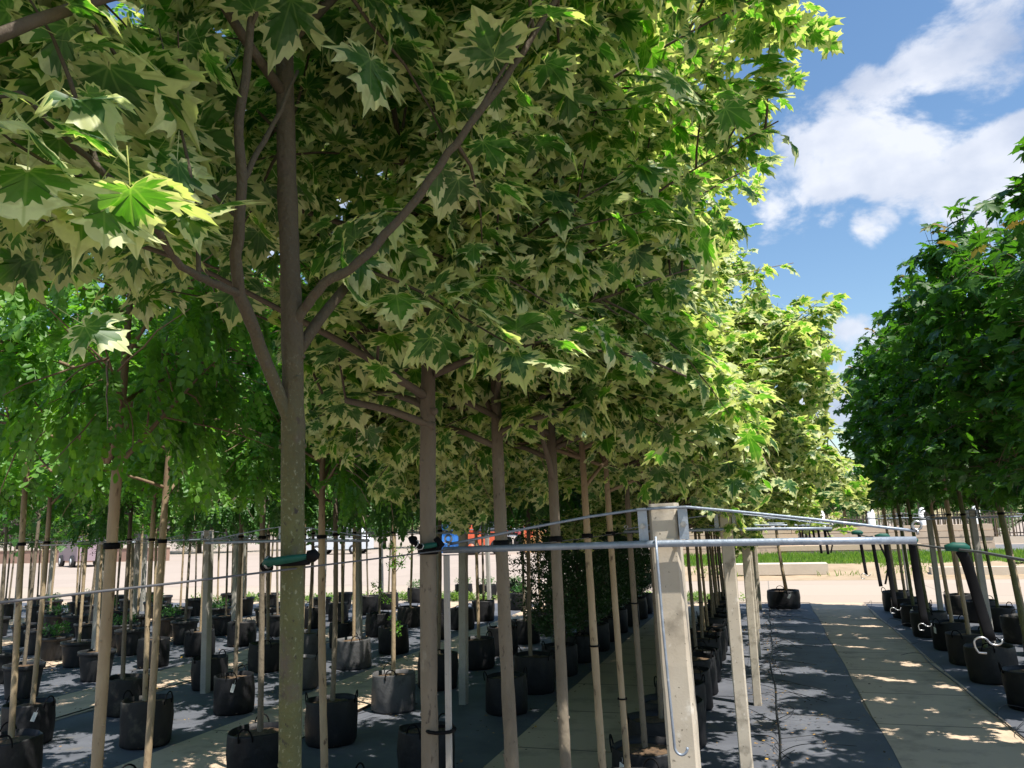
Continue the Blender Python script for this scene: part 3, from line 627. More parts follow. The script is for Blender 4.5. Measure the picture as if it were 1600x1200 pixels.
    if i > 1:
        band(t, axis, 1.545, BAND, ra, sa); (band(t, axis, .95 + rng.uniform(-.4, .3), BAND_THIN, ra, sa) if rng.random() < .45 else None)
    if i == 2:
        mb = MB(); mb.box(.024, .036, .0, .014, 0, 1.53); mb.build('stake', M_conc2, t, False)
        mb = MB(); mb.tube([(.036 * math.cos(a * .5236) + .010, .034 * math.sin(a * .5236) + .004, 1.11) for a in range(13)], .0045, 6); mb.build('stake_tie', M_rubber, t)

# ================================================================ POSTS with cross arms
def post_mesh(seed, grey=False):
    mb = MB(); h = 1.645; w, d = .0345, .042; c = .006; n = 26
    r_ = random.Random(seed)
    ring = lambda s_: [(-w * s_ + c, -d * s_), (w * s_ - c, -d * s_), (w * s_, -d * s_ + c), (w * s_, d * s_ - c), (w * s_ - c, d * s_), (-w * s_ + c, d * s_), (-w * s_, d * s_ - c), (-w * s_, -d * s_ + c)]
    for j in range(n + 1):
        z = -.02 + (h + .02) * j / n
        for x, y in ring(1 if j < n else .985): mb.v.append((x + r_.uniform(-.0009, .0009), y + r_.uniform(-.0009, .0009), z))
    for j in range(n):
        for q in range(8): a = j * 8 + q; b = j * 8 + (q + 1) % 8; mb.f.append((a, b, b + 8, a + 8)); mb.m.append(0)
    mb.f.append(tuple(n * 8 + q for q in range(8))); mb.m.append(0)
    return mb.mesh('post_shaft', M_conc2 if grey else M_conc, False)
SHAFT = [post_mesh(1), post_mesh(2), post_mesh(3, True)]
def arm_meshes():
    d = {}
    mb = MB(); mb.tube([(-.575, -.062, -.085), (-.3, -.062, -.088), (0, -.062, -.092), (.3, -.062, -.100), (.555, -.062, -.108)], .0086, 14); d['crossarm'] = mb.mesh('crossarm', M_galv)
    mb = MB(); mb.tube([(-.56, -.058, -.070), (-.50, -.058, -.062), (-.35, -.055, -.040), (-.18, -.053, -.018), (-.065, -.052, -.008), (0, -.052, -.006), (.065, -.052, -.008), (.18, -.053, -.025), (.35, -.055, -.052), (.50, -.058, -.078), (.56, -.06, -.088)], .0034, 9); d['brace_rod'] = mb.mesh('brace_rod', M_galv)
    mb = MB(); mb.box(-.0115, .0115, -.050, -.046, -.084, -.004); mb.box(-.0115, -.0090, -.046, -.0, -.080, -.006); mb.box(-.0115, .0115, -.060, -.050, -.008, -.004); d['bracket'] = mb.mesh('bracket', M_galv_d, False)
    mb = MB(); mb.tube([(0, -.051, -.048), (0, -.056, -.048)], .0075, 6); mb.tube([(0, -.056, -.048), (0, -.064, -.048)], .0045, 8); d['bolt'] = mb.mesh('bolt', M_chrome, False)
    mb = MB(); mb.torus((0, -.062, -.004), .0092, .0030, 'y', 20, 8); mb.tube([(0, -.062, -.014), (0, -.062, -.024)], .003, 8); d['eye_ring'] = mb.mesh('eye_ring', M_chrome)
    return d
ARM = arm_meshes()
def post(x, y, lab, lean=0, sh=0, z=1.64, arm=True):
    t = thing('concrete_post', lab, 'post', (x, y, 0), 0, 'concrete trellis posts with galvanised cross arms'); t.rotation_euler = (0, lean, 0)
    link('post_shaft', SHAFT[sh], t)
    if not arm: return t
    link('crossarm', ARM['crossarm'], t, (0, 0, z)); link('brace_rod', ARM['brace_rod'], t, (0, 0, z))
    for sx in (-.049, .049): b = link('bracket', ARM['bracket'], t, (sx, 0, z)); link('bolt', ARM['bolt'], b)
    for sx, dz in ((-.56, -.052), (.56, -.072)): link('eye_ring', ARM['eye_ring'], t, (sx, 0, z + dz))
    return t
PY = [2.05, 4.75, 7.6, 10.1, 12.7, 15.3]
names = ['large beige concrete post in the foreground carrying the long galvanised pipe', 'second concrete post of the bright row right of centre, mottled with leaf shadow', 'third concrete post of the bright row, base resting on the dark cloth',
         'fourth concrete post of the bright row right of centre', 'fifth concrete post of the bright row, mostly hidden by nearer ones', 'farthest concrete post of the bright row beside the maples']
for i, y in enumerate(PY): post(-.2 + (.0, .015, .03, .02, .0, .02)[i], y, names[i], (-.022, -.012, .0, -.01, .005, 0)[i], i % 2)
sides = ['near the slab path left of the big trunk', 'in the shaded rows on the left', 'behind the shaded rows on the left', 'far left among the small plastic pots', 'deepest in the left rows', 'at the far left rear', 'at the rear left corner']
oy = [5.0, 7.0, 8.6, 10.4, 12.6, 12.8, 12.9]
for k, px in enumerate(POSTX[2:8]):
    ys = [4.35, 7.2, 10.6, 13.6] if k == 0 else [7.23, 10.0, 12.7, 15.4] if k == 1 else [8.1, 10.8, 13.4, 15.8] if k == 2 else [11.5, 14.6]
    for j, y in enumerate(ys): post(px + (-.28 if (k == 1 and j == 0) else 0), y, '%s grey concrete post %s' % (('nearest', 'second', 'third', 'farthest')[j] if len(ys) > 2 else ('nearer', 'farther')[j], sides[k]), rng.uniform(-.02, .02), 2)
for j, y in enumerate((10.6, 13.3, 15.9)): post(POSTX[0] + .45 * (j == 0) * 0, y, ('grey concrete post between the dark green maples on the right, nearest one', 'second grey concrete post among the dark green maples on the right', 'farthest grey concrete post behind the dark green maples on the right')[j], rng.uniform(-.03, 0), 2)
post(3.75, 13.2, 'grey concrete post at the right edge behind the second row of pots', -.02, 2, arm=False)
# hooked rod hanging from the foreground pipe
mb = MB(); pts = [(-.252, 1.978, 1.565), (-.250, 1.973, 1.50), (-.246, 1.972, 1.35), (-.240, 1.972, 1.20), (-.236, 1.972, 1.10)]
for a in range(0, 190, 15): pts.append((-.2215 - .0145 * math.cos(R(a)), 1.972 + .003, 1.088 - .017 * math.sin(R(a))))
mb.tube(pts, .0032, 8); tag(mb.build('hooked_rod', M_galv), 'thin galvanised rod with a J shaped hook hanging from the pipe beside the big post', 'rod')
# ================================================================ WIRES
def wire(x, y0, y1, z, lab, r_=.0022, sag=.01, step=2.5, slope=0):
    n = max(6, int((y1 - y0) / .5)); mb = MB(); mb.tube([(x + .004 * math.sin(i), y0 + (y1 - y0) * i / n, z + slope * i / n - sag * abs(math.sin(math.pi * i / n * (y1 - y0) / step))) for i in range(n + 1)], r_, 6)
    return tag(mb.build('wire', M_cable), lab, 'wire', 'steel wires running along the tree rows')
wire(-.775, -.6, 15.3, 1.545, 'steel wire along the variegated maples, crossing the left of the view in the foreground', .0018)
wire(.352, -1, 15.3, 1.535, 'steel wire with empty hanging straps on the right of the concrete posts', .0024)
wl = ['first', 'second', 'third', 'fourth', 'fifth', 'sixth', 'seventh', 'eighth']; q = 0
for px in POSTX[2:6]:
    for s_ in (.54, -.54):
        wire(px + s_ + .02, 3 if px > -6 else 7, 15.6, 1.57, 'steel wire holding the %s row of shaded trees left of the slab path' % wl[q], .0022); q += 1
wire(POSTX[0] - .4, 4, 16, 1.60, 'steel wire tying the front row of dark green maples on the right', .0025); wire(POSTX[0] + .55, 5, 16, 1.60, 'steel wire tying the rear row of dark green maples on the right', .0025)
# tie with green sleeve and buckle on the thickest trunk
def tie_t1():
    t = thing('tie_strap', 'green sleeved strap with a metal buckle tied round the algae covered trunk', 'strap', (-.79, 1.244, 1.552))
    mb = MB(); mb.tube([(-.03, -.028, -.006), (-.018, -.042, -.001), (.004, -.045, .001), (.028, -.037, .004), (.05, -.03, .007)], [.010, .0125, .012, .011, .008], 10, flat=(1, .55)); mb.build('sleeve', M_green, t)
    mb = MB(); mb.tube([(.048, -.03, .007), (.06, -.026, .008), (.066, -.022, .006)], [.009, .011, .004], 8); mb.build('strap_end', M_rubber, t)
    mb = MB(); mb.tube([(-.034, -.014, -.014), (-.037, -.024, -.010), (-.033, -.034, -.008)], [.007, .010, .008], 8); mb.torus((0, 0, -.004), .0265, .006, 'z', 20, 6); mb.build('band', M_rubber, t)
    mb = MB(); mb.torus((-.024, -.037, -.002), .0095, .0022, 'x', 16, 6); mb.build('buckle', M_chrome, t)
tie_t1()
def tie_t2():
    t = thing('tie_strap', 'black and green strap with an S hook round the trunk at the left pipe end', 'strap', T2P)
    mb = MB(); mb.tube([(-.034, -.02, .022), (-.024, -.036, .012), (-.008, -.040, .002)], [.012, .011, .006], 8, flat=(1, .5)); mb.tube([(.034, -.03, .02), (.045, -.02, .002), (.04, -.03, -.008)], [.008, .010, .006], 8); mb.torus((0, 0, 0), .030, .0055, 'z', 20, 6); mb.build('band', M_rubber, t)
    mb = MB(); mb.tube([(.004, -.038, 0), (.02, -.037, .002), (.036, -.028, .004)], [.0065, .007, .006], 8); mb.build('sleeve', M_green, t)
    mb = MB(); mb.tube([(-.012, -.045, .016), (-.005, -.046, .014), (-.008, -.046, .004), (-.014, -.046, -.002), (-.008, -.046, -.008), (.004, -.046, -.006), (.008, -.046, .002), (.003, -.046, .008)], .0014, 6); mb.build('hook', M_chrome, t)
tie_t2()
# straps hanging from the right-hand wire
def strap(x, y, L, lab, dx=.04, w=.011, green=True, loops=False, hook=True, hs=1):
    t = thing('hanging_strap', lab, 'strap', (x, y, 1.535), 0, 'black tie straps hanging empty from the wires')
    mb = MB(); pts = []
    for i in range(11):
        u = i / 10; pts.append((dx * (u ** .7), .015 * math.sin(u * 3), -.004 + .006 * math.sin(u * 3.1) - L * u))
    mb.tube(pts, [w] * 11, 8, flat=(1, .28)); mb.build('webbing', M_rubber, t)
    if loops:
        mb = MB(); pts = []
        for i in range(13):
            u = i / 12; pts.append((dx * 1.0 + .030 * math.sin(u * 2.6) * 1.0 - .03 * u * 0, .01, -L * u - .01 * math.sin(u * 6)))
        mb.tube(pts, w * .55, 6, flat=(1, .3)); mb.build('loop', M_rubber, t)
    if green:
        mb = MB(); mb.tube([(-.026, 0, .001), (-.012, 0, .003), (.006, 0, .002), (.014, 0, -.002)], [.006, .0085, .009, .006], 9); mb.build('sleeve', M_green, t)
    if hook:
        k = .0135 * hs; c0 = (dx, .0, -L - .002); pts = []
        for a in range(-20, 200, 20): pts.append((c0[0] + .006 + k * .85 * math.cos(R(a)) * 1.0, -.004, c0[2] - k * .6 * math.sin(R(a)) * 1))
        x2 = pts[-1][0] - k * .95
        for a in range(0, 230, 20): pts.append((x2 + k * .95 * math.cos(R(a)), -.004, pts[10][2] - .004 + k * .75 * math.sin(R(a)) * 1 if a < 181 else pts[10][2] - .008 - (a - 180) / 45 * k * .8))
        pts += [(x2 - k * .5, -.004, c0[2] - k * 1.7), (x2 + k * .5, -.004, c0[2] - k * 1.75)]
        mb = MB(); mb.tube(pts, .0019 * hs, 7); mb.build('hook', M_chrome, t)
strap(.352, 1.72, .165, 'wide black strap with green collar and steel S hook, nearest one hanging at the right', .032, .010, True, hs=.95)
strap(.352, 2.25, .20, 'dark strap ending in a steel S hook, just left of the pipe end ring', .010, .009, True, hs=.6)
strap(.352, 2.72, .21, 'thin black strap with a small hook hanging beside the first right hand maple trunks', .01, .007, True, hs=.6)
strap(.352, 3.05, .17, 'looped black strap hanging left of the right hand maple pots, looped end low', .015, .006, False, True, False)
strap(.352, 3.42, .155, 'narrow black strap in front of the green bank, left of the looped strap', .012, .006, True, False, True, .7)
for i in range(7):
    strap(.352, 5.3 + i * .62, rng.uniform(.12, .2), 'small dark strap, %s of the far cluster hanging above the lone potted stem' % ordn[i], .01, .008, False, rng.random() < .5, False)

# ================================================================ DRIP HOSES
def drip(x, y0, y1, n, lab, big=False):
    t = thing('drip_hose', lab, 'hose', (0, 0, 0), 0, 'black drip irrigation hoses')
    mb = MB(); m = int((y1 - y0) / .25); mb.tube([(x + .015 * math.sin(i * .33) + .01 * math.sin(i * .71), y0 + (y1 - y0) * i / m, .024) for i in range(m + 1)], .0065, 7); mb.build('main_tube', M_hose, t)
    for i in range(n):
        y = y0 + (y1 - y0) * (i + rng.random() * .8) / n; a = rng.uniform(-1.5, 1.5) + (0 if rng.random() < .6 else math.pi); L = rng.uniform(.12, .55); hh = rng.uniform(.0, .16) * rng.random(); cv = rng.uniform(-.7, .7)
        pts = [(x + math.cos(a) * L * u - math.sin(a) * cv * u * u, y + math.sin(a) * L * u + math.cos(a) * cv * u * u, .030 + hh * math.sin(math.pi * u) + .004) for u in [k / 9 for k in range(10)]]
        mb = MB(); mb.tube(pts, .0026, 5); mb.build('dripper_tube', M_hose, t)
drip(-.02, 1.2, 15.6, 95, 'tangled black drip hose with thin looping tubes at the foot of the bright concrete posts', True)
hl = ['beside the pots left of the slab path', 'along the shaded pots behind the big trunk', 'along the third cloth strip on the left', 'along the fourth cloth strip on the left']
for k, px in enumerate(POSTX[2:6]): drip(px - .86 if k else px - .8, 3, 15.5, 12, 'black drip hose ' + hl[k])
drip(1.62, 6, 15.5, 8, 'black drip hose along the dark maple pots on the right')

# ================================================================ ROW B, C : dark green maples on the right
def prof_b(f): return 1.0 * (1 - .5 * f ** 1.5) * (.8 + .2 * math.sin(min(1, f * 3) * 1.57))
GB = []
for v in range(4):
    an = []; mb = skeleton(1.78, (4.2, 3.95, 4.3, 4.1)[v], .52, .023, 21, (28, 60), (6, 8), .35, .1, .084, (rng.uniform(-.12, -.04), rng.uniform(-.08, .08)), an, twig_droop=-.2, prof=prof_b)
    P, Y, Z, Sz = maple_leaves(an, (.085, .145), .06, lambda p, s_: p.z > 1.72, .45)
    top = max(p.z for p in P); mo = np.array([1 if (p.z > top - .35 and rng.random() < .14) else 0 for p in P])
    GB.append((mb.axis, mb.mesh('trunk', M_bark_green if v in (0, 3) else M_bark_tan), leaf_mesh('crown', TG, P, Y, Z, Sz, [M_maple, M_tip], mo)))
def green_maple(x, y, v, lab, sc=1, tagged=False, low=False):
    t = thing('green_maple', lab, 'tree', (x, y, 0), 0, 'dark green maples in pots on the right')
    ax_, tm, lm = GB[v]; tr = link('trunk', tm, t); c = link('crown', lm, t); a = rng.uniform(0, 6.28) * .12; t.rotation_euler = (rng.uniform(-.01, .01), rng.uniform(-.035, -.015), 0); tr.rotation_euler = c.rotation_euler = (0, 0, a); q = rng.uniform(.86, 1.0); tr.scale = (1, 1, sc); c.scale = (q, q, sc)
    add_pot(t, rng.choice((0, 1, 2, 3)), rng.uniform(1.02, 1.15), tg=rng.uniform(-2.6, -1.8) if tagged else None)
    band(t, ax_, 1.59, BAND, a, sc)
    return t
yb = [4.8, 5.8, 6.8, 7.85, 9.0, 10.0, 11.0, 12.1, 13.2, 14.2, 15.2]
nm = ['dark green maple off the right edge, only its shade reaching the path'] + ['dark green maple whose crown fills the top right corner, stem out of view', 'dark green maple second from the right edge by crown, stem just out of view', 'dark green maple of the front right row, its black pot nearest the right edge', 'dark green maple in the large black pot behind the wide hanging strap']
for i, y in enumerate(yb):
    lab = nm[i] if i < 5 else 'dark green maple, %s pot beyond the wide hanging strap in the front right row' % ordn[i - 5]
    green_maple(2.03 + rng.uniform(-.05, .05), y, i % 4, lab, (rng.uniform(.97, 1.05) if i > 2 else .9), i in (6, 8))
yc = [7.4, 8.45, 9.5, 10.6, 11.65, 12.75, 13.75, 14.8]
for i, y in enumerate(yc):
    green_maple(2.95 + rng.uniform(-.05, .05), y, (i + 2) % 4, 'dark green maple in the rear right row, %s from the right edge' % ordn[i], rng.uniform(.95, 1.05))
for i, y in enumerate((10.8, 11.9, 13.2, 14.4)):
    green_maple(4.6 + rng.uniform(-.05, .05), y, (i + 1) % 4, 'dark green maple in the hindmost right row, %s from the front, seen between trunks' % ordn[i], rng.uniform(.95, 1.05))

# ================================================================ LEFT ROWS : locusts and others
def prof_l(f): return 1.0 - .35 * f
GL = []
def hanging(an, size, keep, hang):
    P = []; Y = []; Z = []; Sz = []
    for pos, d in an:
        out = d * .6 + rv(.5); out.z = min(out.z, .2); out.normalize(); tip = (out * .75 + Vector((0, 0, -hang)) + rv(.15)).normalized()
        if not keep(pos): continue
        P.append(pos + rv(.01)); Y.append(tip); Z.append((Vector((0, 0, 1)) + out * .8 + rv(.3))); Sz.append(rng.uniform(*size))
    return P, Y, Z, Sz
for v in range(5):
    an = []; mb = skeleton(1.9, (3.2, 3.5, 3.0, 3.4, 3.3)[v], .66, .020, 17, (5, 62), (7, 10), .36, -.1, .074, (rng.uniform(-.06, .06), rng.uniform(-.06, .06)), an, twig_droop=-.5, prof=prof_l)
    P, Y, Z, Sz = hanging(an, (.13, .21), lambda p: p.z > (1.74, 1.98, 1.78, 1.9, 1.72)[v] + .06 * math.sin(p.x * 9), (.35, .5, .45, .3, .45)[v])
    GL.append((mb.axis, mb.mesh('trunk', M_bark_tan if v % 2 else M_bark), leaf_mesh('crown', TP, P, Y, Z, Sz, [M_locust if v in (0, 1, 3) else M_locust2])))
# open-branched stem (bare pale branchlets under the crown)
def locust(x, y, v, lab, pot=None, sc=1., cr=1., tagged=None, grp='locust trees with feathery hanging leaves in black bag pots'):
    t = thing('locust_tree', lab, 'tree', (x, y, 0), 0, grp); ax_, tm, lm = GL[v]; tr = link('trunk', tm, t); c = link('crown', lm, t)
    a = rng.uniform(0, 6.28); t.rotation_euler = (rng.uniform(-.014, .014), rng.uniform(-.014, .014), 0); tr.rotation_euler = c.rotation_euler = (0, 0, a); tr.scale = (1, 1, sc); c.scale = (cr, cr, sc)
    add_pot(t, rng.choice((0, 1, 2, 3)) if pot is None else pot, rng.uniform(.9, 1.0), tg=tagged); band(t, ax_, 1.57, BAND, a, sc); return t
rowsL = {
 -2.22: [(2.28, 1, None), (3.92, 3, None), (5.05, 2, None)],
 -3.27: [(3.72, 1, None), (4.80, 0, None), (5.75, 2, None), (6.85, 3, 4), (7.85, 2, None), (9.0, 1, None), (9.95, 4, None), (10.95, 0, None), (12.0, 3, None), (13.0, 1, None)],
 -4.72: [(4.24, 1, None), (5.42, 3, None), (6.52, 2, None), (7.6, 1, 4), (8.8, 3, 5), (9.9, 2, None), (11.2, 4, None), (12.3, 1, None), (13.4, 0, None)],
 -5.70: [(5.25, 3, None), (6.3, 4, None), (7.45, 2, None), (8.5, 4, None), (9.4, 2, 5), (10.3, 1, None), (11.4, 0, None), (12.5, 3, None), (13.5, 4, None)],
}
rn = {-2.22: 'just left of the slab path', -3.27: 'of second row left of path', -4.72: 'of third row left of path', -5.70: 'of fourth row left of path'}
special = {(-2.22, 0): 'locust with a tall tan trunk and bare forked branchlets at the left, pot hidden', (-2.22, 1): 'locust with a slim tan trunk right of the algae covered trunk, pot at bottom edge',
           (-2.22, 2): 'locust with a thin leaning stem in the big black pot left of the staked maple', (-3.27, 0): 'locust with a knotty tan trunk, second nearest tall trunk at the left, pot hidden',
           (-3.27, 1): 'locust with a plain trunk in the black pot just left of the algae covered trunk', (-3.27, 3): 'locust in a dusty grey bag pot with small leafy sprouts on its stem'}
for X, lst in rowsL.items():
    for i, (y, v, pot) in enumerate(lst):
        lab = special.get((X, i), 'locust in a black pot, %s from the front %s' % (ordn[i], rn[X]))
        if pot is not None and (X, i) not in special: lab = 'locust in a dusty grey pot, %s from the front %s' % (ordn[i], rn[X])
        t = locust(X + rng.uniform(-.03, .03), y, v, lab, pot, rng.uniform(.94, 1.04), rng.uniform(.8, .98) * (.78 if X == -2.22 else 1.12 if (X, i) == (-3.27, 0) else 1), rng.uniform(-1.6, -.6) if rng.random() < .45 else None)
        if (X, i) == (-2.22, 0):
            mb = MB(); b = Vector((.01, 0, 1.86))
            for pts in ([(0, 0, 0), (-.05, -.03, .06), (-.13, -.06, .09), (-.24, -.1, .10), (-.34, -.12, .06)], [(0, 0, .02), (-.08, .02, .02), (-.17, .02, -.01), (-.28, .03, -.02), (-.33, .02, .03)], [(0, 0, 0), (.05, -.02, .07), (.11, -.03, .12), (.14, -.05, .2)], [(0, 0, 0), (-.01, .01, .1), (.01, .02, .2)]):
                mb.tube([b + Vector(p) for p in pts], [.012, .008, .006, .0045, .003][:len(pts)], 8)
            mb.build('bare_branch', M_bark_tan, t)
        if (X, i) == (-3.27, 3):
            P = []; Y = []; Z = []; Sz = []; mb = MB()
            for k in range(5):
                a = rng.uniform(0, 6.28); z0 = rng.uniform(.6, 1.3); p = Vector((.02 * math.cos(a), .02 * math.sin(a), z0)); tp = curve(p, (math.cos(a), math.sin(a), 1.2), .25, 4, 0, .1); mb = MB(); mb.tube(tp, .003, 5); mb.build('sprout_stem', M_twig, t)
                for q_ in tp[1:]:
                    for _ in range(4): P.append(q_); Y.append(rv() + Vector((0, 0, .2))); Z.append(Vector((0, 0, 1))); Sz.append(rng.uniform(.05, .09))
            link('sprout_leaves', leaf_mesh('sprout_leaves', TR, P, Y, Z, Sz, [M_locust]), t)

# smaller nursery stock in rigid pots, far left
def prof_s(f): return 1 - .5 * f
GS = []
for v in range(4):
    an = []; mb = skeleton(1.62, 2.9, .5, .017, 14, (20, 60), (6, 8), .28, 0, .09, (rng.uniform(-.05, .05), 0), an, prof=prof_s)
    P, Y, Z, Sz = maple_leaves(an, (.07, .13), .03, None, .4)
    GS.append((mb.mesh('trunk', M_bark_tan if v % 2 == 0 else M_bark), leaf_mesh('crown', TR + TS, P, Y, Z, [s_ * 1.15 for s_ in Sz], [(M_locust, M_far, M_purple, M_locust2)[v]])))
cnt = 0
for r_i, X in enumerate((-7.35, -8.4, -9.9, -10.95, -12.45, -13.5, -15.0, -16.05)):
    y = 5.7 + r_i * .75; i = 0
    while y < 15.6:
        v = rng.choice((0, 1, 3, 0, 1, 3, 2)) if r_i > 1 else rng.choice((0, 1, 3))
        kind = ('pale stemmed bright leaved sapling', 'slim mid green sapling', 'purple leaved sapling', 'slim dark leaved sapling')[v]
        t = thing('potted_sapling', '%s, %s from the front of far left row %s' % (kind, ordn[i], ('one', 'two', 'three', 'four', 'five', 'six', 'seven', 'eight')[r_i]), 'tree', (X + rng.uniform(-.06, .06), y, 0), 0, 'young saplings in rigid pots at the far left')
        tm, lm = GS[v]; tr = link('trunk', tm, t); c = link('crown', lm, t); a = rng.uniform(0, 6.28); tr.rotation_euler = c.rotation_euler = (rng.uniform(-.03, .03), rng.uniform(-.03, .03), a); s_ = rng.uniform(.9, 1.15); tr.scale = c.scale = (s_, s_, s_)
        add_pot(t, rng.choice((6, 7)) if r_i > 0 else rng.choice((0, 1, 6)), rng.uniform(.85, 1.05), hs=(r_i == 0)); y += rng.uniform(.85, 1.1); i += 1; cnt += 1
# pots with low plants filling in between the nearer rows at the rear
lowdone = 0
def low_plant_mesh():
    P = []; Y = []; Z = []; Sz = []
    for _ in range(70):
        a = rng.uniform(0, 6.28); r_ = rng.random() * .14; P.append((r_ * math.cos(a), r_ * math.sin(a), .31 + rng.random() * .12)); Y.append((math.cos(a), math.sin(a), 1)); Z.append((0, 0, 1)); Sz.append(rng.uniform(.06, .13))
    return leaf_mesh('foliage', TR, P, Y, Z, Sz, [M_far])
LOWP = low_plant_mesh()
for i, (x, y) in enumerate([(-9.2, 8.8), (-9.1, 9.9), (-9.2, 11.0), (-9.2, 12.2), (-11.7, 11.2), (-11.7, 12.3), (-11.6, 13.4), (-14.2, 13.4), (-14.3, 14.6), (-7.4, 16.6), (-6.6, 17.4), (-6.0, 17.3), (-5.4, 17.5), (-4.0, 15.6), (-4.6, 15.2), (-3.4, 14.4), (-3.3, 15.2)]):
    t = thing('potted_plant', 'low leafy plant in a black pot, %s from the left of the rear left group' % ordn[i], 'plant', (x, y, 0), 0, 'low plants in black pots at the rear left'); add_pot(t, 6 if i < 9 else 2, 1.0, hs=i >= 9); link('foliage', LOWP, t)

# evergreen columnar shrubs beside the slab path
SH = []
for v in range(2):
    mb = MB(); mb.tube([(0, 0, .3), (.01, 0, 1.2), (0, .01, 2.1)], [.016, .011, .004], 7); P = []; Y = []; Z = []; Sz = []
    for _ in range(2100):
        z = rng.uniform(.42, 2.25); a = rng.uniform(0, 6.28); rm = .46 * (math.sin(min(1, (z - .3) / .6) * 1.57)) * (1 - .45 * max(0, (z - 1.3))) * (1 + .25 * math.sin(3 * a + z * 4)); r_ = rm * rng.random() ** .45
        p = Vector((r_ * math.cos(a), r_ * math.sin(a), z)); P.append(p); Y.append(Vector((math.cos(a), math.sin(a), .5)) + rv(.4)); Z.append(Vector((0, 0, 1)) + rv(.4)); Sz.append(rng.uniform(.07, .13))
    for _ in range(60):
        z = rng.uniform(.45, 2.0); a = rng.uniform(0, 6.28); mb.tube([(0, 0, z - .1), (.17 * math.cos(a), .17 * math.sin(a), z), (.36 * math.cos(a), .36 * math.sin(a), z + .12)], [.005, .0035, .002], 5)
    SH.append((mb.mesh('trunk', M_bark_dark), leaf_mesh('foliage', TR, P, Y, Z, Sz, [M_shrub])))
for i, y in enumerate((6.95, 7.85)):
    locust(-2.25, y, (2, 4)[i], ('locust in a black pot left of the slab path, seen behind the pipe', 'locust in a black pot just before the dark evergreen shrubs by the path')[i], None, 1, .8)
for i in range(8):
    y = 8.75 + i * .85
    t = thing('evergreen_shrub', 'dark evergreen shrub leafy to its pot, %s from the front beside the slab path' % ordn[i], 'shrub', (-2.2 + rng.uniform(-.05, .05), y, 0), rng.uniform(0, 6.28), 'dark evergreen shrubs in pots beside the slab path')
    link('trunk', SH[i % 2][0], t); link('foliage', SH[i % 2][1], t); add_pot(t, rng.choice((0, 1, 2, 3)), .95, hs=i < 3)

# the lone potted stem at the end of the cloth
t = thing('lone_tree', 'lone bare stemmed tree in a black bag pot at the far end of the cloth', 'tree', (.24, 15.6, 0))
mb = MB(); mb.tube([(.06, 0, .3), (.02, 0, .7), (-.02, 0, 1.2), (-.03, 0, 1.7), (-.03, 0, 2.1), (-.02, 0, 2.6)], [.034, .030, .028, .026, .02, .01], 9); mb.build('trunk', M_bark_tan, t); c = link('crown', GS[1][1], t); c.scale = (.8, .8, .95)
add_pot(t, 1, 1.35, tg=-1.3)

# ================================================================ FAR SETTING, right
M_curb = mat('curb_concrete', (.50, .43, .34), .9, (.58, .50, .40), 2, bump=.3, bscale=20)
M_plank = mat('stacked_concrete', (.52, .385, .265), .9, (.60, .46, .33), 1.2, spots=[((.30, .24, .18), 3, .58, .7)])
def slabs(name, lab, x0, x1, y0, y1, z0, rows, h, cat, gap=.02, shift=.25, grp=None, Lb=2.4):
    t = thing(name, lab, cat, (0, 0, 0), 0, grp)
    for k in range(rows):
        mb = MB(); x = x0 + (shift * (k % 2))
        while x < x1: mb.box(x, min(x + Lb - gap, x1), y0 + rng.uniform(-.03, .03), y1, z0 + k * h, z0 + k * h + h - gap); x += Lb
        mb.build('course', M_plank, t, False)
    return t
mb = MB(); mb.box(-1.2, 1.55, 23.2, 24.0, .10, .38); tag(mb.build('kerb_block', M_curb, None, False), 'long pale concrete block lying on the bank left of the lone potted stem', 'block')
mb = MB(); x = 4.0
while x < 24: mb.box(x, x + 2.38, 23.1, 23.4, .0, .26); x += 2.4
tag(mb.build('kerb', M_curb, None, False), 'pale concrete kerb along the far side of the road behind the right hand pots', 'kerb')
slabs('slab_stack', 'long low stack of tan concrete slabs beyond the grass, centre', .5, 5.3, 31.8, 32.8, .0, 3, .20, 'slabs', Lb=4.7)
slabs('slab_stack', 'higher tan slab stack beyond the grass, left of the concrete posts gap', -3.6, 1.2, 32.3, 33.3, .0, 5, .26, 'slabs', Lb=4.6)
slabs('slab_stack', 'rear tan slab stack between the grey yard and the white pillars', 2.0, 9.8, 41, 42, .0, 4, .28, 'slabs', Lb=3.5)
slabs('block_wall', 'tan concrete block wall behind the right hand maples', 10.1, 24, 30.5, 31, .0, 5, .30, 'wall', Lb=1.1, shift=.55)
# far fence with white pillars
t = thing('picket_fence', 'dark picket fence with rounded white pillars far beyond the yard', 'fence')
for k in range(12):
    x = -2 + k * 2.55; mb = MB(); mb.box(x - .17, x + .17, 47.8, 48.2, 0, 1.75); mb.lathe([(.17, 1.75), (.16, 1.86), (.10, 1.95), (0, 1.97)], 12, c=(x, 48)); mb.build('pillar', mat('white_paint', (.74, .74, .72), .6), t)
mb = MB()
x = -2
while x < 26: mb.box(x, x + .045, 48.15, 48.19, .35, 1.6); x += .16
mb.box(-2, 26, 48.14, 48.16, .5, .56); mb.box(-2, 26, 48.14, 48.16, 1.4, 1.46); mb.build('pickets', M_bark_dark, t, False)
mb = MB(); mb.box(-2, 26, 47.9, 48.1, 0, .34); mb.build('base_wall', M_curb, t, False)
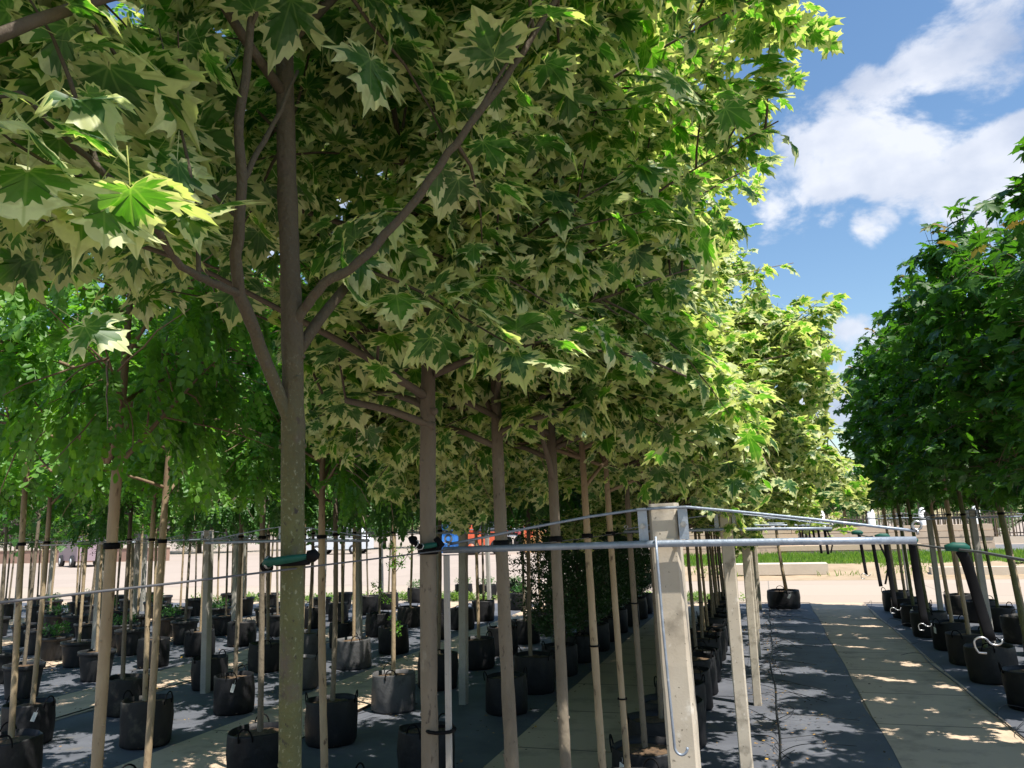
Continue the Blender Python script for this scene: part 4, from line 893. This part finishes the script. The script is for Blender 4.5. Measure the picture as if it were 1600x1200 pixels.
# dense row of far saplings behind the fence, each a thing
FARS = []
for v in range(3):
    mb = MB(); mb.tube([(0, 0, 0), (.03, 0, 1.3), (-.02, 0, 2.6), (0, 0, 3.6)], [.05, .045, .035, .01], 6); P = []; Y = []; Z = []; Sz = []
    for _ in range(520):
        z = 1.9 + 2.3 * rng.random(); a = rng.uniform(0, 6.28); r_ = .75 * rng.random() ** .5 * math.sin(min(1, (z - 1.7) / 2.6) * 2.9 + .2); P.append((r_ * math.cos(a), r_ * math.sin(a), z)); Y.append(rv() + Vector((0, 0, -.3))); Z.append((rng.gauss(0, .5), rng.gauss(0, .5), 1)); Sz.append(rng.uniform(.16, .28))
    FARS.append((mb.mesh('trunk', M_bark_tan if v else M_bark), leaf_mesh('crown', TR + TS, P, Y, Z, Sz, [M_far])))
k = 0
for r_i, yy in enumerate((50.5, 52.5, 55)):
    x = -4; j_ = -1
    while x < 27:
        j_ += 1
        t = thing('far_sapling', 'slender sapling behind the far picket fence, %s from the left in the %s rank' % (ordn[j_], ('front', 'middle', 'rear')[r_i]), 'tree', (x, yy + rng.uniform(-.4, .4), 0), rng.uniform(0, 6.28), 'slender saplings in the %s rank behind the far picket fence' % ('front', 'middle', 'rear')[r_i])
        s_ = rng.uniform(.85, 1.25); t.scale = (s_, s_, s_); link('trunk', FARS[k % 3][0], t); link('crown', FARS[k % 3][1], t); x += rng.uniform(.75, 1.25); k += 1
# big trees at the back
FT = []
for v in range(3):
    mb = MB(); mb.tube([(0, 0, 0), (.1, 0, 2), (0, .1, 4), (.1, 0, 6.5)], [.22, .18, .13, .04], 9); P = []; Y = []; Z = []; Sz = []
    cl = [(rng.gauss(0, 1.5), rng.gauss(0, 1.5), rng.uniform(1.3, 7.5), rng.uniform(.9, 1.7)) for _ in range(20)]
    for (a, b, c_, r_) in cl:
        mb.tube([(0, 0, c_ * .55), (a * .5, b * .5, c_ * .85), (a, b, c_)], [.08, .05, .02], 6)
        for _ in range(330): d = rv().normalized() * r_ * rng.random() ** .33; P.append((a + d.x, b + d.y, c_ + d.z * .75)); Y.append(d + rv(.5)); Z.append((rng.gauss(0, .6), rng.gauss(0, .6), 1)); Sz.append(rng.uniform(.25, .45))
    FT.append((mb.mesh('trunk', M_bark_dark), leaf_mesh('crown', TR, P, Y, Z, Sz, [(M_far, M_locust2, M_far)[v]])))
x = -74; k = 0
while x < 22:
    t = thing('broad_tree', 'broad green tree, %s from the left in the line behind the bright yard' % (ordn[k] if k < 24 else 'last'), 'tree', (x, 64 + rng.uniform(-3, 3) - .06 * abs(x + 20), 0), rng.uniform(0, 6.28), 'broad trees in the line behind the bright yard')
    s_ = rng.uniform(.9, 1.25) if x < -2 else rng.uniform(.45, .6); t.scale = (s_, s_, s_); link('trunk', FT[k % 3][0], t); link('crown', FT[k % 3][1], t); x += rng.uniform(3.6, 4.8); k += 1

# ================================================================ FAR SETTING, left yard
M_orange = mat('orange_paint', (.72, .13, .05), .5, (.6, .1, .04), 3); M_blue = mat('blue_plastic', (.04, .22, .60), .5, (.03, .17, .5), 3); M_wood = mat('pallet_wood', (.50, .30, .11), .85, (.62, .40, .17), 6)
M_white = mat('white_panel', (.66, .69, .72), .5, (.58, .62, .66), 1.5); M_glass = mat('window_glass', (.03, .04, .05), .15); M_tyre = mat('tyre', (.02, .02, .022), .8); M_red = mat('red_stripe', (.55, .10, .10), .5)
def fork(x, y):
    t = thing('loader', 'orange red loader with black cab parked far away in the bright yard', 'vehicle', (x, y, 0), .2)
    mb = MB(); mb.box(-1.1, 1.1, -.75, .75, .55, 1.3); mb.box(-1.25, -.7, -.65, .65, 1.3, 1.75); mb.build('body', M_orange, t, False)
    mb = MB(); 
    for sx in (-.5, .65):
        for sy in (-.6, .6): mb.tube([(sx, sy, 1.3), (sx * .92, sy, 2.25)], .05, 6)
    mb.box(-.62, .78, -.72, .72, 2.25, 2.36); mb.build('cab', M_orange, t, False)
    mb = MB(); mb.box(-.45, .6, -.58, .58, 1.31, 2.2); mb.build('cab_window', M_glass, t, False)
    for sx in (-.75, .8):
        for sy in (-.85, .85):
            mb = MB(); mb.tube([(sx, sy - .14, .45), (sx, sy + .14, .45)], .45, 18); w = mb.build('wheel', M_tyre, t); mb = MB(); mb.tube([(sx, sy - .16, .45), (sx, sy + .16, .45)], .2, 12); mb.build('rim', M_orange, w)
    mb = MB(); mb.tube([(1.0, 0, 1.0), (1.9, 0, 1.9), (2.5, 0, 1.4)], .09, 8); mb.box(2.3, 2.7, -.6, .6, .9, 1.5); mb.build('boom', M_orange, t, False)
fork(-15.6, 45); 
t = thing('crate_stack', 'stack of bright blue plastic crates in front of the orange loader', 'crates', (-18.0, 44.5, 0), .15)
for k in range(3):
    mb = MB(); z0 = .15 + k * .62
    mb.box(-1.0, 1.0, -.6, .6, z0, z0 + .5); mb.box(-1.05, 1.05, -.65, .65, z0 + .5, z0 + .58)
    for q in range(9): mb.box(-.98 + q * .24, -.92 + q * .24, -.63, .63, z0 + .02, z0 + .5)
    mb.build('crate', M_blue, t, False)
def pallets(x, y, lab, n, rz):
    t = thing('pallet_stack', lab, 'pallets', (x, y, 0), rz, 'wooden pallet stacks in the bright yard')
    for k in range(n):
        mb = MB(); z = k * .15
        for q in range(5): mb.box(-.6 + q * .27, -.48 + q * .27, -.5, .5, z + .118, z + .14)
        for q in (-.5, -.06, .38): mb.box(-.6, .6, q, q + .1, z + .02, z + .118)
        for q in (-.6, -.05, .5): mb.box(q, q + .1, -.5, .5, z, z + .02)
        mb.build('pallet', M_wood, t, False)
pallets(-13.2, 47, 'tall orange brown stack of wooden pallets left of the maple trunk pair', 9, .1); pallets(-11.75, 47.1, 'wooden pallet stack in the middle of the three', 9, -.05); pallets(-10.3, 47.6, 'shorter pallet stack at the right of the three', 8, .12)
def van(x, y, rz, lab, body, L=4.2, h=2.1, grp=None):
    t = thing('van', lab, 'vehicle', (x, y, 0), rz, grp); mb = MB()
    pr = [(-L / 2, .35), (L / 2, .35), (L / 2, .95), (L / 2 - .35, 1.15), (L / 2 - 1.0, h - .1), (L / 2 - 1.2, h), (-L / 2 + .1, h), (-L / 2, h - .15)]
    i = len(mb.v); n = len(pr)
    for sy in (-.9, .9):
        for px, pz in pr: mb.v.append((px, sy, pz))
    mb.f += [tuple(range(n))[::1], tuple(range(n, 2 * n))[::-1]]; mb.m += [0, 0]
    for q in range(n): mb.f.append((q, n + q, n + (q + 1) % n, (q + 1) % n)); mb.m.append(0)
    mb.build('body', body, t, False)
    for sy in (-.905, .905):
        mb = MB(); mb.box(L / 2 - 1.75, L / 2 - .95, sy - .006, sy + .006, 1.2, h - .35); mb.box(-L / 2 + .3, L / 2 - 1.85, sy - .006, sy + .006, 1.25, h - .35); mb.build('side_window', M_glass, t, False)
        for sx in (-L / 2 + .8, L / 2 - .8): mb = MB(); mb.tube([(sx, sy - .1, .33), (sx, sy + .1, .33)], .33, 16); w = mb.build('wheel', M_tyre, t); mb = MB(); mb.tube([(sx, sy - .11, .33), (sx, sy + .11, .33)], .17, 10); mb.build('rim', M_white, w)
van(-28, 50, .15, 'white van parked far off, just right of the algae covered trunk', M_white)
van(-37, 37, 2.6, 'dusty mauve pickup sized vehicle at the far left of the bright yard', mat('mauve_paint', (.30, .22, .25), .5), 4.0, 1.6)
t = thing('box_trailer', 'pale grey box trailer with a red stripe behind the pallets', 'trailer', (-12.5, 54, 0), .05)
mb = MB(); mb.box(-6, 4, -1.2, 1.2, .9, 3.3); mb.build('box', M_white, t, False); mb = MB(); mb.box(-6.01, 4.01, -1.22, -1.205, 1.0, 1.2); mb.build('stripe', M_red, t, False)
for sx in (-4.5, -3.4, 3): mb = MB(); mb.tube([(sx, -1.1, .5), (sx, -.8, .5)], .48, 14); mb.build('wheel', M_tyre, t)
t = thing('low_wall', 'low brownish wall at the far left edge of the bright yard', 'wall'); mb = MB(); mb.box(-58, -36.5, 43, 43.3, 0, .85); mb.build('wall_face', mat('brown_wall', (.33, .20, .15), .9, (.26, .17, .13), 2), t, False); mb = MB(); mb.box(-58.05, -36.45, 42.95, 43.35, .85, .93); mb.build('coping', M_curb, t, False)
# weeds at the mat edge
P = []; Y = []; Z = []; Sz = []
for _ in range(1500):
    c = rng.choice(((-7.6, 17.2), (-6.8, 17.0), (-12, 16.8), (-9.6, 16.7), (-1.6, 16.9))); P.append((c[0] + rng.gauss(0, .5), c[1] + rng.gauss(0, .15), .01)); Y.append((rng.gauss(0, .5), rng.gauss(0, .5), 1)); Z.append((rng.gauss(0, 1), -1, 0)); Sz.append(rng.uniform(.08, .22))
tag(link('weeds', leaf_mesh('weeds', TR, P, Y, Z, Sz, [M_grass])), 'yellowish green weeds along the edge of the cloth at the rear left', 'weeds', kind='stuff')
print('objects', len(bpy.data.objects), 'unique tris', sum(len(m.polygons) for m in bpy.data.meshes))
